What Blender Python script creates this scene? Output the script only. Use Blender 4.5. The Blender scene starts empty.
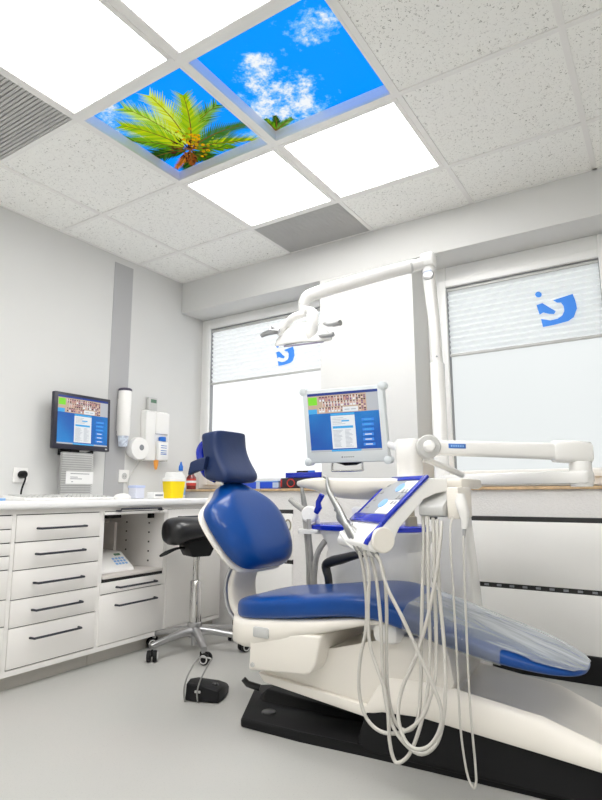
import bpy, bmesh, math, random
from mathutils import Vector, Matrix
random.seed(7)
SC = bpy.context.scene
COL = SC.collection
PI = math.pi
V = Vector
CEIL = 2.4965

# ------------------------------------------------------------------ materials
def nodes(name):
    m = bpy.data.materials.new(name); m.use_nodes = True
    nt = m.node_tree
    b = nt.nodes['Principled BSDF']
    return m, nt, b

def mat(name, col, rough=.5, metal=0., spec=.5, coat=0., bump=0., bscale=80., var=0., vscale=6., bdist=.002, sheen=0.):
    m, nt, b = nodes(name)
    b.inputs['Base Color'].default_value = (*col, 1)
    b.inputs['Roughness'].default_value = rough
    b.inputs['Metallic'].default_value = metal
    b.inputs['Specular IOR Level'].default_value = spec
    b.inputs['Coat Weight'].default_value = coat
    b.inputs['Coat Roughness'].default_value = .08
    tc = nt.nodes.new('ShaderNodeTexCoord')
    if bump:
        n = nt.nodes.new('ShaderNodeTexNoise'); n.inputs['Scale'].default_value = bscale; n.inputs['Detail'].default_value = 4
        nt.links.new(tc.outputs['Object'], n.inputs['Vector'])
        bp = nt.nodes.new('ShaderNodeBump'); bp.inputs['Strength'].default_value = bump; bp.inputs['Distance'].default_value = bdist
        nt.links.new(n.outputs['Fac'], bp.inputs['Height']); nt.links.new(bp.outputs['Normal'], b.inputs['Normal'])
    if var:
        n = nt.nodes.new('ShaderNodeTexNoise'); n.inputs['Scale'].default_value = vscale; n.inputs['Detail'].default_value = 5
        nt.links.new(tc.outputs['Object'], n.inputs['Vector'])
        r = nt.nodes.new('ShaderNodeValToRGB')
        r.color_ramp.elements[0].position = .3; r.color_ramp.elements[1].position = .7
        r.color_ramp.elements[0].color = (*[max(0, c*(1-var)) for c in col], 1)
        r.color_ramp.elements[1].color = (*[min(1, c*(1+var)) for c in col], 1)
        nt.links.new(n.outputs['Fac'], r.inputs['Fac']); nt.links.new(r.outputs['Color'], b.inputs['Base Color'])
    return m

def emit(name, col, strength=1., rough=.3):
    m, nt, b = nodes(name)
    b.inputs['Base Color'].default_value = (.02, .02, .02, 1)
    b.inputs['Roughness'].default_value = rough
    b.inputs['Emission Color'].default_value = (*col, 1)
    b.inputs['Emission Strength'].default_value = strength
    return m

M = {}
M['wall'] = mat('wall_plaster', (.69, .69, .68), .9, bump=.25, bscale=260, bdist=.001, var=.012, vscale=3)
M['rough_plaster'] = mat('textured_plaster', (.84, .82, .81), .9, bump=.9, bscale=120, bdist=.004, var=.02, vscale=60)
M['stripe'] = mat('grey_paint', (.44, .44, .45), .8, bump=.2, bscale=260, bdist=.001)
M['frame'] = mat('window_frame_plastic', (.88, .88, .87), .35, var=.01)
M['gasket'] = mat('grey_gasket', (.30, .31, .32), .6)
M['cab'] = mat('cabinet_lacquer', (.82, .80, .775), .35, var=.012, vscale=2)
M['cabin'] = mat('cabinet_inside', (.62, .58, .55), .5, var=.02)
M['plinth'] = mat('plinth_grey', (.55, .53, .49), .5, var=.03)
M['worktop'] = mat('worktop_laminate', (.88, .88, .88), .3, var=.015, vscale=20)
M['seam'] = mat('dark_gap', (.03, .03, .03), .8)
M['handle'] = mat('dark_handle', (.035, .037, .05), .35, metal=.3)
M['black'] = mat('black_plastic', (.008, .008, .009), .5, spec=.22, bump=.2, bscale=400, bdist=.0006, var=.1)
M['softblack'] = mat('black_leather', (.012, .012, .014), .32, coat=.3, bump=.2, bscale=250, bdist=.0005)
M['chrome'] = mat('chrome', (.62, .61, .60), .12, metal=1.)
M['brushed'] = mat('brushed_aluminium', (.50, .50, .51), .28, metal=1., bump=.1, bscale=300, bdist=.0005)
M['white'] = mat('white_plastic', (.88, .87, .85), .3, coat=.2, var=.008)
M['cream'] = mat('cream_chair_plastic', (.84, .80, .735), .35, coat=.15, var=.012, vscale=3)
M['whitemetal'] = mat('white_enamel', (.86, .85, .83), .22, coat=.4, var=.006)
M['lightgrey'] = mat('light_grey_plastic', (.55, .55, .54), .4, var=.02)
M['midgrey'] = mat('mid_grey_plastic', (.36, .36, .36), .4, var=.03)
M['hose'] = mat('hose_rubber', (.56, .54, .50), .45, var=.03, vscale=15)
M['greyhose'] = mat('grey_suction_rubber', (.40, .39, .37), .45, var=.05, vscale=15)
M['blueleather'] = mat('blue_leather', (.001, .052, .25), .34, spec=.3, coat=.25, bump=.12, bscale=180, bdist=.0008, var=.1, vscale=4)
M['navyleather'] = mat('navy_leather', (.016, .032, .10), .42, spec=.3, coat=.08, bump=.3, bscale=40, bdist=.002, var=.12, vscale=8)
M['blue'] = mat('blue_plastic', (.004, .022, .42), .25, coat=.4, var=.05)
M['skyblue'] = mat('light_blue_plastic', (.25, .47, .80), .4, var=.05)
M['cardblue'] = mat('blue_card', (.01, .07, .62), .5, var=.05)
M['yellow'] = mat('yellow_plastic', (.95, .72, .0), .35, var=.03)
M['red'] = mat('red_label', (.55, .04, .03), .45, var=.05)
M['amber'] = mat('red_brown_liquid_bottle', (.20, .02, .02), .15, coat=.5, var=.1)
M['bluecap'] = mat('blue_cap', (.01, .15, .60), .4, var=.03)
M['orange'] = mat('orange_plastic', (.85, .35, .06), .4, var=.03)
M['wood'] = mat('oak_sill_edge', (.60, .42, .24), .5, var=.2, vscale=25)
M['paper'] = mat('paper_white', (.85, .85, .84), .8, var=.02)
M['silver'] = mat('steel_instrument', (.34, .34, .33), .36, metal=.8)
M['brass'] = mat('warm_grey_fitting', (.36, .33, .26), .35, metal=.5)
M['ink'] = mat('grey_ink', (.25, .26, .28), .6)
M['bluelabel'] = mat('blue_label', (.05, .16, .50), .45)
M['scrdark'] = mat('lcd_green_grey', (.10, .20, .13), .3)

# ceiling tile: off white mineral fibre with dark pits
m, nt, b = nodes('mineral_tile'); M['tile'] = m
b.inputs['Roughness'].default_value = .95
tc = nt.nodes.new('ShaderNodeTexCoord')
n1 = nt.nodes.new('ShaderNodeTexNoise'); n1.inputs['Scale'].default_value = 98; n1.inputs['Detail'].default_value = 3; n1.inputs['Distortion'].default_value = 1.4
nt.links.new(tc.outputs['Object'], n1.inputs['Vector'])
r1 = nt.nodes.new('ShaderNodeValToRGB')
r1.color_ramp.elements[0].position = .30; r1.color_ramp.elements[0].color = (.36, .35, .33, 1)
r1.color_ramp.elements[1].position = .40; r1.color_ramp.elements[1].color = (.94, .94, .91, 1)
nt.links.new(n1.outputs['Fac'], r1.inputs['Fac']); nt.links.new(r1.outputs['Color'], b.inputs['Base Color'])
bp = nt.nodes.new('ShaderNodeBump'); bp.inputs['Strength'].default_value = .5; bp.inputs['Distance'].default_value = .003
nt.links.new(n1.outputs['Fac'], bp.inputs['Height']); nt.links.new(bp.outputs['Normal'], b.inputs['Normal'])
M['grid'] = mat('ceiling_grid_enamel', (.86, .85, .83), .5)
# floor: pale grey speckled linoleum
m, nt, b = nodes('speckled_linoleum'); M['floor'] = m
b.inputs['Roughness'].default_value = .32
tc = nt.nodes.new('ShaderNodeTexCoord')
n1 = nt.nodes.new('ShaderNodeTexNoise'); n1.inputs['Scale'].default_value = 220; n1.inputs['Detail'].default_value = 2
n2 = nt.nodes.new('ShaderNodeTexNoise'); n2.inputs['Scale'].default_value = 1.6; n2.inputs['Detail'].default_value = 3
for n in (n1, n2): nt.links.new(tc.outputs['Object'], n.inputs['Vector'])
r1 = nt.nodes.new('ShaderNodeValToRGB')
r1.color_ramp.elements[0].position = .28; r1.color_ramp.elements[0].color = (.38, .38, .37, 1)
r1.color_ramp.elements[1].position = .38; r1.color_ramp.elements[1].color = (.475, .47, .455, 1)
r2 = nt.nodes.new('ShaderNodeValToRGB')
r2.color_ramp.elements[0].position = .35; r2.color_ramp.elements[0].color = (.95, .97, .96, 1)
r2.color_ramp.elements[1].position = .65; r2.color_ramp.elements[1].color = (1, .99, .98, 1)
mx = nt.nodes.new('ShaderNodeMixRGB'); mx.blend_type = 'MULTIPLY'; mx.inputs['Fac'].default_value = 1
nt.links.new(n1.outputs['Fac'], r1.inputs['Fac']); nt.links.new(n2.outputs['Fac'], r2.inputs['Fac'])
nt.links.new(r1.outputs['Color'], mx.inputs[1]); nt.links.new(r2.outputs['Color'], mx.inputs[2])
nt.links.new(mx.outputs['Color'], b.inputs['Base Color'])

LIGHT = 9.3
M['panel_light'] = emit('lit_diffuser', (1., .985, .955), LIGHT)
M['frosted_b'] = emit('frosted_lit_glass', (.955, 1., 1.), .66, rough=.3)
M['frosted_a'] = emit('bright_frosted_lit_glass', (.97, .99, 1.), .92, rough=.3)
# blind cloth: lets window light through
m, nt, b = nodes('pleated_blind_cloth'); M['blind'] = m
b.inputs['Base Color'].default_value = (.93, .94, .95, 1); b.inputs['Roughness'].default_value = .9
out = nt.nodes['Material Output']
tr = nt.nodes.new('ShaderNodeBsdfTranslucent'); tr.inputs['Color'].default_value = (.97, .99, 1, 1)
ms = nt.nodes.new('ShaderNodeMixShader'); ms.inputs['Fac'].default_value = .62
nt.links.new(b.outputs['BSDF'], ms.inputs[1]); nt.links.new(tr.outputs['BSDF'], ms.inputs[2]); nt.links.new(ms.outputs['Shader'], out.inputs['Surface'])
# blue logo shining through the cloth
m, nt, b = nodes('logo_blue'); M['logo'] = m
b.inputs['Base Color'].default_value = (.10, .34, .90, 1)
out = nt.nodes['Material Output']
tr = nt.nodes.new('ShaderNodeBsdfTranslucent'); tr.inputs['Color'].default_value = (.08, .36, 1., 1)
ms = nt.nodes.new('ShaderNodeMixShader'); ms.inputs['Fac'].default_value = .6
nt.links.new(b.outputs['BSDF'], ms.inputs[1]); nt.links.new(tr.outputs['BSDF'], ms.inputs[2]); nt.links.new(ms.outputs['Shader'], out.inputs['Surface'])
# clear foot cover
m, nt, b = nodes('clear_film'); M['film'] = m
out = nt.nodes['Material Output']
b.inputs['Base Color'].default_value = (.80, .86, .90, 1); b.inputs['Roughness'].default_value = .14
b.inputs['Coat Weight'].default_value = .8
tp = nt.nodes.new('ShaderNodeBsdfTransparent'); tp.inputs['Color'].default_value = (.9, .93, .97, 1)
ms = nt.nodes.new('ShaderNodeMixShader')
tc = nt.nodes.new('ShaderNodeTexCoord'); mp = nt.nodes.new('ShaderNodeMapping'); mp.inputs['Scale'].default_value = (1.5, 4.5, 4)
mp.inputs['Rotation'].default_value = (0, 0, .5)
n1 = nt.nodes.new('ShaderNodeTexNoise'); n1.inputs['Scale'].default_value = 1.6; n1.inputs['Detail'].default_value = 3; n1.inputs['Distortion'].default_value = .6
bp = nt.nodes.new('ShaderNodeBump'); bp.inputs['Strength'].default_value = .6; bp.inputs['Distance'].default_value = .03
nt.links.new(tc.outputs['Object'], mp.inputs['Vector']); nt.links.new(mp.outputs['Vector'], n1.inputs['Vector'])
nt.links.new(n1.outputs['Fac'], bp.inputs['Height']); nt.links.new(bp.outputs['Normal'], b.inputs['Normal'])
lw = nt.nodes.new('ShaderNodeFresnel'); lw.inputs['IOR'].default_value = 2.1
nt.links.new(bp.outputs['Normal'], lw.inputs['Normal'])
mr = nt.nodes.new('ShaderNodeMapRange'); mr.inputs['From Min'].default_value = .12; mr.inputs['From Max'].default_value = .45; mr.inputs['To Min'].default_value = .16; mr.inputs['To Max'].default_value = .80
nt.links.new(lw.outputs['Fac'], mr.inputs['Value']); nt.links.new(mr.outputs['Result'], ms.inputs['Fac'])
nt.links.new(tp.outputs['BSDF'], ms.inputs[1]); nt.links.new(b.outputs['BSDF'], ms.inputs[2]); nt.links.new(ms.outputs['Shader'], out.inputs['Surface'])

# backlit sky print: blue with cloud patches around given centres (object coordinates)
def sky_mat(name, centres, thresh=.5):
    m, nt, b = nodes(name)
    b.inputs['Base Color'].default_value = (.005, .005, .005, 1); b.inputs['Roughness'].default_value = .8; b.inputs['Specular IOR Level'].default_value = .05
    tc = nt.nodes.new('ShaderNodeTexCoord')
    n = nt.nodes.new('ShaderNodeTexNoise'); n.inputs['Scale'].default_value = 13; n.inputs['Detail'].default_value = 8; n.inputs['Roughness'].default_value = .68
    nt.links.new(tc.outputs['Object'], n.inputs['Vector'])
    acc = None
    for (x, y, r) in centres:
        d = nt.nodes.new('ShaderNodeVectorMath'); d.operation = 'DISTANCE'; d.inputs[1].default_value = (x, y, 0)
        nt.links.new(tc.outputs['Object'], d.inputs[0])
        mr = nt.nodes.new('ShaderNodeMapRange'); mr.inputs['From Min'].default_value = 0; mr.inputs['From Max'].default_value = r
        mr.inputs['To Min'].default_value = .42; mr.inputs['To Max'].default_value = 0
        nt.links.new(d.outputs['Value'], mr.inputs['Value'])
        if acc is None: acc = mr.outputs['Result']
        else:
            mm = nt.nodes.new('ShaderNodeMath'); mm.operation = 'MAXIMUM'
            nt.links.new(acc, mm.inputs[0]); nt.links.new(mr.outputs['Result'], mm.inputs[1]); acc = mm.outputs['Value']
    ad = nt.nodes.new('ShaderNodeMath'); ad.operation = 'ADD'
    nt.links.new(acc, ad.inputs[0]); nt.links.new(n.outputs['Fac'], ad.inputs[1])
    rp = nt.nodes.new('ShaderNodeValToRGB')
    e = rp.color_ramp.elements
    e[0].position = .66; e[0].color = (.0, .33, 1.2, 1)
    e[1].position = .86; e[1].color = (.92, .96, 1, 1)
    k = e.new(.74); k.color = (.16, .50, 1, 1)
    nt.links.new(ad.outputs['Value'], rp.inputs['Fac'])
    nt.links.new(rp.outputs['Color'], b.inputs['Emission Color']); b.inputs['Emission Strength'].default_value = .76
    return m
# printed palm leaves: backlit, colour per leaf
m, nt, b = nodes('backlit_palm_print'); M['palm'] = m
b.inputs['Base Color'].default_value = (.005, .005, .005, 1); b.inputs['Roughness'].default_value = .8; b.inputs['Specular IOR Level'].default_value = .05
at = nt.nodes.new('ShaderNodeVertexColor'); at.layer_name = 'leaf'
nt.links.new(at.outputs['Color'], b.inputs['Emission Color']); b.inputs['Emission Strength'].default_value = .80
# louvre grey
M['vent'] = mat('grey_vent_enamel', (.50, .495, .485), .5, var=.03)
M['ventdark'] = mat('vent_shadow_gap', (.07, .07, .07), .8)

# ------------------------------------------------------------------ mesh helpers
def NB(): return bmesh.new()

def box(bm, x0, x1, y0, y1, z0, z1, bev=0., mt=None, mi=0, seg=2):
    r = bmesh.ops.create_cube(bm, size=1.)
    vs = r['verts']
    for v in vs:
        v.co = V(((x0+x1)/2 + v.co.x*(x1-x0), (y0+y1)/2 + v.co.y*(y1-y0), (z0+z1)/2 + v.co.z*(z1-z0)))
    fs = set(f for v in vs for f in v.link_faces)
    for f in fs: f.material_index = mi
    if bev:
        es = list(set(e for v in vs for e in v.link_edges))
        rr = bmesh.ops.bevel(bm, geom=es, offset=bev, segments=seg, affect='EDGES', profile=.5)
        vs = list(set(v for f in rr['faces'] for v in f.verts) | set(v for v in vs if v.is_valid))
        for v in vs:
            for f in v.link_faces: f.material_index = mi
    if mt is not None:
        for v in vs: v.co = mt @ v.co
    return vs

def obox(bm, c, ax, ay, az, sx, sy, sz, bev=0., mi=0):
    """box centred at c with given axes and full sizes"""
    mt = Matrix.Identity(4)
    for i, a in enumerate((ax, ay, az)):
        a = V(a).normalized()
        for j in range(3): mt[j][i] = a[j]
    for j in range(3): mt[j][3] = c[j]
    return box(bm, -sx/2, sx/2, -sy/2, sy/2, -sz/2, sz/2, bev, mt, mi)

def smooth_path(pts, n=8):
    P = [V(p) for p in pts]
    if len(P) < 3: return P
    out = []
    for i in range(len(P)-1):
        p0 = P[max(i-1, 0)]; p1 = P[i]; p2 = P[i+1]; p3 = P[min(i+2, len(P)-1)]
        for k in range(n):
            t = k/n
            out.append(.5*((2*p1) + (p2-p0)*t + (2*p0-5*p1+4*p2-p3)*t*t + (3*p1-p0-3*p2+p3)*t**3))
    out.append(P[-1]); return out

def tube(bm, pts, rad, n=12, smooth=0, caps=True, flat=1., mi=0):
    """tube along pts; rad a number or a list of radii at the control points; flat squashes the second axis"""
    if smooth:
        rs = rad if isinstance(rad, (list, tuple)) else [rad]*len(pts)
        P = smooth_path(pts, smooth)
        R = []
        for i in range(len(pts)-1):
            for k in range(smooth): R.append(rs[i]+(rs[i+1]-rs[i])*k/smooth)
        R.append(rs[-1])
        if len(pts) < 3: R = rs
    else:
        P = [V(p) for p in pts]; R = rad if isinstance(rad, (list, tuple)) else [rad]*len(P)
    rings = []
    t0 = (P[1]-P[0]).normalized()
    up = V((0, 0, 1)) if abs(t0.z) < .9 else V((0, 1, 0))
    u = t0.cross(up).normalized()
    for i, p in enumerate(P):
        a = P[max(i-1, 0)]; c = P[min(i+1, len(P)-1)]
        t = (c-a).normalized()
        u = (u - t*u.dot(t)).normalized(); w = t.cross(u)
        rings.append([bm.verts.new(p + (u*math.cos(2*PI*k/n) + w*flat*math.sin(2*PI*k/n))*R[i]) for k in range(n)])
    skin(bm, rings, caps, mi)
    return rings

def skin(bm, rings, caps=True, mi=0):
    n = len(rings[0])
    for i in range(len(rings)-1):
        for k in range(n):
            f = bm.faces.new((rings[i][k], rings[i][(k+1) % n], rings[i+1][(k+1) % n], rings[i+1][k])); f.material_index = mi
    if caps:
        f = bm.faces.new(rings[0][::-1]); f.material_index = mi
        f = bm.faces.new(rings[-1]); f.material_index = mi

def lathe(bm, origin, axis, prof, n=24, mi=0):
    """prof: list of (distance along axis, radius)"""
    axis = V(axis).normalized(); o = V(origin)
    up = V((0, 0, 1)) if abs(axis.z) < .9 else V((1, 0, 0))
    u = axis.cross(up).normalized(); w = axis.cross(u)
    rings = []
    for d, r in prof:
        r = max(r, 1e-4)
        rings.append([bm.verts.new(o + axis*d + (u*math.cos(2*PI*k/n) + w*math.sin(2*PI*k/n))*r) for k in range(n)])
    skin(bm, rings, True, mi)

def ring(c, au, av, hw, ht, hb, n=28, ex=2.6):
    """super-ellipse ring"""
    out = []
    for k in range(n):
        a = 2*PI*k/n; cs, sn = math.cos(a), math.sin(a)
        uu = hw*math.copysign(abs(cs)**(2/ex), cs)
        h = ht if sn > 0 else hb
        vv = h*math.copysign(abs(sn)**(2/ex), sn)
        out.append(V(c)+V(au)*uu+V(av)*vv)
    return out

def loft(bm, secs, mi=0):
    rings = [[bm.verts.new(p) for p in s] for s in secs]
    skin(bm, rings, True, mi); return rings

def prism(bm, poly, axis, a, b, bev=0., mi=0, seg=2):
    """poly: 2D points; axis 'x','y','z' = extrusion axis from a to b"""
    def P(q, t):
        if axis == 'x': return V((t, q[0], q[1]))
        if axis == 'y': return V((q[0], t, q[1]))
        return V((q[0], q[1], t))
    A = [bm.verts.new(P(q, a)) for q in poly]; B = [bm.verts.new(P(q, b)) for q in poly]
    fs = [bm.faces.new(A[::-1]), bm.faces.new(B)]
    n = len(poly)
    for i in range(n): fs.append(bm.faces.new((A[i], A[(i+1) % n], B[(i+1) % n], B[i])))
    for f in fs: f.material_index = mi
    if bev:
        es = list(set(e for v in A+B for e in v.link_edges))
        bmesh.ops.bevel(bm, geom=es, offset=bev, segments=seg, affect='EDGES', profile=.5)

def wloc(o):
    p = V((0, 0, 0))
    while o is not None: p = p + o.location; o = o.parent
    return p

def obj(name, bm, mats, parent=None, smooth=40, sub=0, bevel=0):
    if parent is not None:
        off = wloc(parent)
        for v in bm.verts: v.co -= off
    bmesh.ops.recalc_face_normals(bm, faces=bm.faces[:])
    me = bpy.data.meshes.new(name); bm.to_mesh(me); bm.free()
    for mm in (mats if isinstance(mats, (list, tuple)) else [mats]): me.materials.append(mm)
    if smooth:
        for p in me.polygons: p.use_smooth = True
        me.set_sharp_from_angle(angle=math.radians(smooth))
    o = bpy.data.objects.new(name, me); COL.objects.link(o)
    if parent is not None: o.parent = parent
    if bevel:
        md = o.modifiers.new('soft_edges', 'BEVEL'); md.width = bevel; md.segments = 2; md.limit_method = 'ANGLE'
    if sub:
        md = o.modifiers.new('smooth', 'SUBSURF'); md.levels = sub; md.render_levels = sub
    return o

def tag(o, label, cat, group=None):
    o['label'] = label; o['category'] = cat
    if group: o['group'] = group
    return o
def thing(name, label, cat, loc, group=None):
    o = bpy.data.objects.new(name, None); COL.objects.link(o); o.location = loc; o.empty_display_size = .05
    return tag(o, label, cat, group)
def struct(name, bm, m, parent=None, smooth=30):
    o = obj(name, bm, m, parent, smooth)
    if parent is None: o['kind'] = 'structure'
    return o
def one(name, m, parent, fn, *a, sub=0, smooth=40, label=None, **k):
    """one mesh from one helper call"""
    bm = NB(); fn(bm, *a, **k); o = obj(name, bm, m, parent, smooth=smooth, sub=sub)
    if label: o['label'] = label
    return o

# ------------------------------------------------------------------ room shell
RX, RY, RYF = 4.8, -4.8, .4          # right wall, rear wall, depth of the window niche
WY = .25                              # window plane
ZL = 2.25                             # lintel underside
bm = NB(); box(bm, -.2, RX+.2, RY-.2, .6, -.1, 0); struct('floor', bm, M['floor'])
bm = NB(); box(bm, -.2, 0, RY-.2, .6, 0, 2.75); struct('wall_left', bm, M['wall'])
bm = NB(); box(bm, RX, RX+.2, RY-.2, .6, 0, 2.75); struct('wall_right', bm, M['wall'])
bm = NB(); box(bm, 0, RX, RY-.2, RY, 0, 2.75); struct('wall_rear', bm, M['wall'])
bm = NB()
box(bm, 0, RX, 0, .6, ZL, 2.75, .006)                    # band over the windows
box(bm, 1.256, 1.894, 0, .6, .0, ZL)                      # pier between the windows
box(bm, 3.1, RX, 0, .6, .0, ZL)
box(bm, 0, 1.256, .32, .6, 0, ZL); box(bm, 1.894, 3.1, .32, .6, 0, ZL)
struct('wall_back', bm, M['wall'])
bm = NB()
box(bm, 0, 1.256, .0, .32, 0, .8815); box(bm, 1.894, 3.1, 0, .32, 0, .8815)
box(bm, 1.256, 1.894, -.003, 0.02, 0, .9)
struct('wall_under_windows', bm, M['rough_plaster'])
bm = NB(); box(bm, 0, .004, -.645, -.487, .838, 2.447); struct('trim_1', bm, M['stripe'])

# ceiling: tiles and bars
GX = [.396+.625*c for c in range(-1, 8)]; GY = [-1.69+.625*r for r in range(-5, 4)]
gx = lambda c: .396+.625*c
gy = lambda r: -1.69+.625*r
LIGHTS = [(1, -1), (2, -1), (1, 1), (2, 1), (4, -3), (2, -4), (3, -2), (5, -2), (1, -4)]  # panels behind the camera are unseen, added to brighten the room
SKY = [(1, 0), (2, 0)]
VENTS = [(0, -1), (1, 2)]
special = set(LIGHTS+SKY+VENTS)
bm = NB()
for c in range(-1, 8):
    for r in range(-5, 3):
        if (c, r) in special: continue
        x0, x1 = max(0, gx(c)), min(RX, gx(c+1)); y0, y1 = max(RY, gy(r)), min(0, gy(r+1))
        if x1 <= x0+.001 or y1 <= y0+.001: continue
        box(bm, x0, x1, y0, y1, CEIL+.004, CEIL+.02)
box(bm, -.1, RX, RY, .0, 2.70, 2.74)
ceiling = struct('ceiling', bm, M['tile'], smooth=0)
bm = NB()
for c in range(0, 8): box(bm, gx(c)-.012, gx(c)+.012, RY, 0, CEIL-.001, CEIL+.03)
for r in range(-4, 3): box(bm, 0, RX, gy(r)-.012, gy(r)+.012, CEIL-.0015, CEIL+.03)
box(bm, 0, .012, RY, 0, CEIL-.001, CEIL+.02); box(bm, 0, RX, -.012, 0, CEIL-.001, CEIL+.02)
struct('ceiling_grid', bm, M['grid'], ceiling, smooth=0)

def frame_rect(bm, x0, x1, y0, y1, z0, z1, w, bev=0.):
    box(bm, x0, x1, y0, y0+w, z0, z1, bev); box(bm, x0, x1, y1-w, y1, z0, z1, bev)
    box(bm, x0, x0+w, y0+w, y1-w, z0, z1, bev); box(bm, x1-w, x1, y0+w, y1-w, z0, z1, bev)

lab = {(1, -1): 'white lit ceiling panel between the round-slatted grey vent and the palm picture',
       (2, -1): 'white lit ceiling panel above the sky picture, cut by the photo top edge',
       (1, 1): 'white lit ceiling panel touching the small grey vent by the back wall',
       (2, 1): 'white lit ceiling panel directly below the blue sky picture, beside speckled tiles'}
lab[(1, -1)] = 'largest white lit ceiling panel, beside the slatted grey vent and palm picture'
for (c, r) in LIGHTS:
    x0, x1, y0, y1 = gx(c)+.012, gx(c+1)-.012, gy(r)+.012, gy(r+1)-.012
    t = thing('ceiling_light', lab.get((c, r), 'added white lit ceiling panel, unseen behind the camera, brightening the room'), 'ceiling light', ((x0+x1)/2, (y0+y1)/2, CEIL), 'lit ceiling panels')
    bm = NB(); frame_rect(bm, x0, x1, y0, y1, CEIL-.004, CEIL+.03, .022, .002); obj('frame', bm, M['grid'], t, smooth=0)
    bm = NB(); box(bm, x0+.02, x1-.02, y0+.02, y1-.02, CEIL+.001, CEIL+.012); obj('diffuser', bm, M['panel_light'], t, smooth=0)
    bm = NB(); box(bm, x0+.01, x1-.01, y0+.01, y1-.01, CEIL+.013, CEIL+.05); obj('housing', bm, M['grid'], t, smooth=0)

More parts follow.
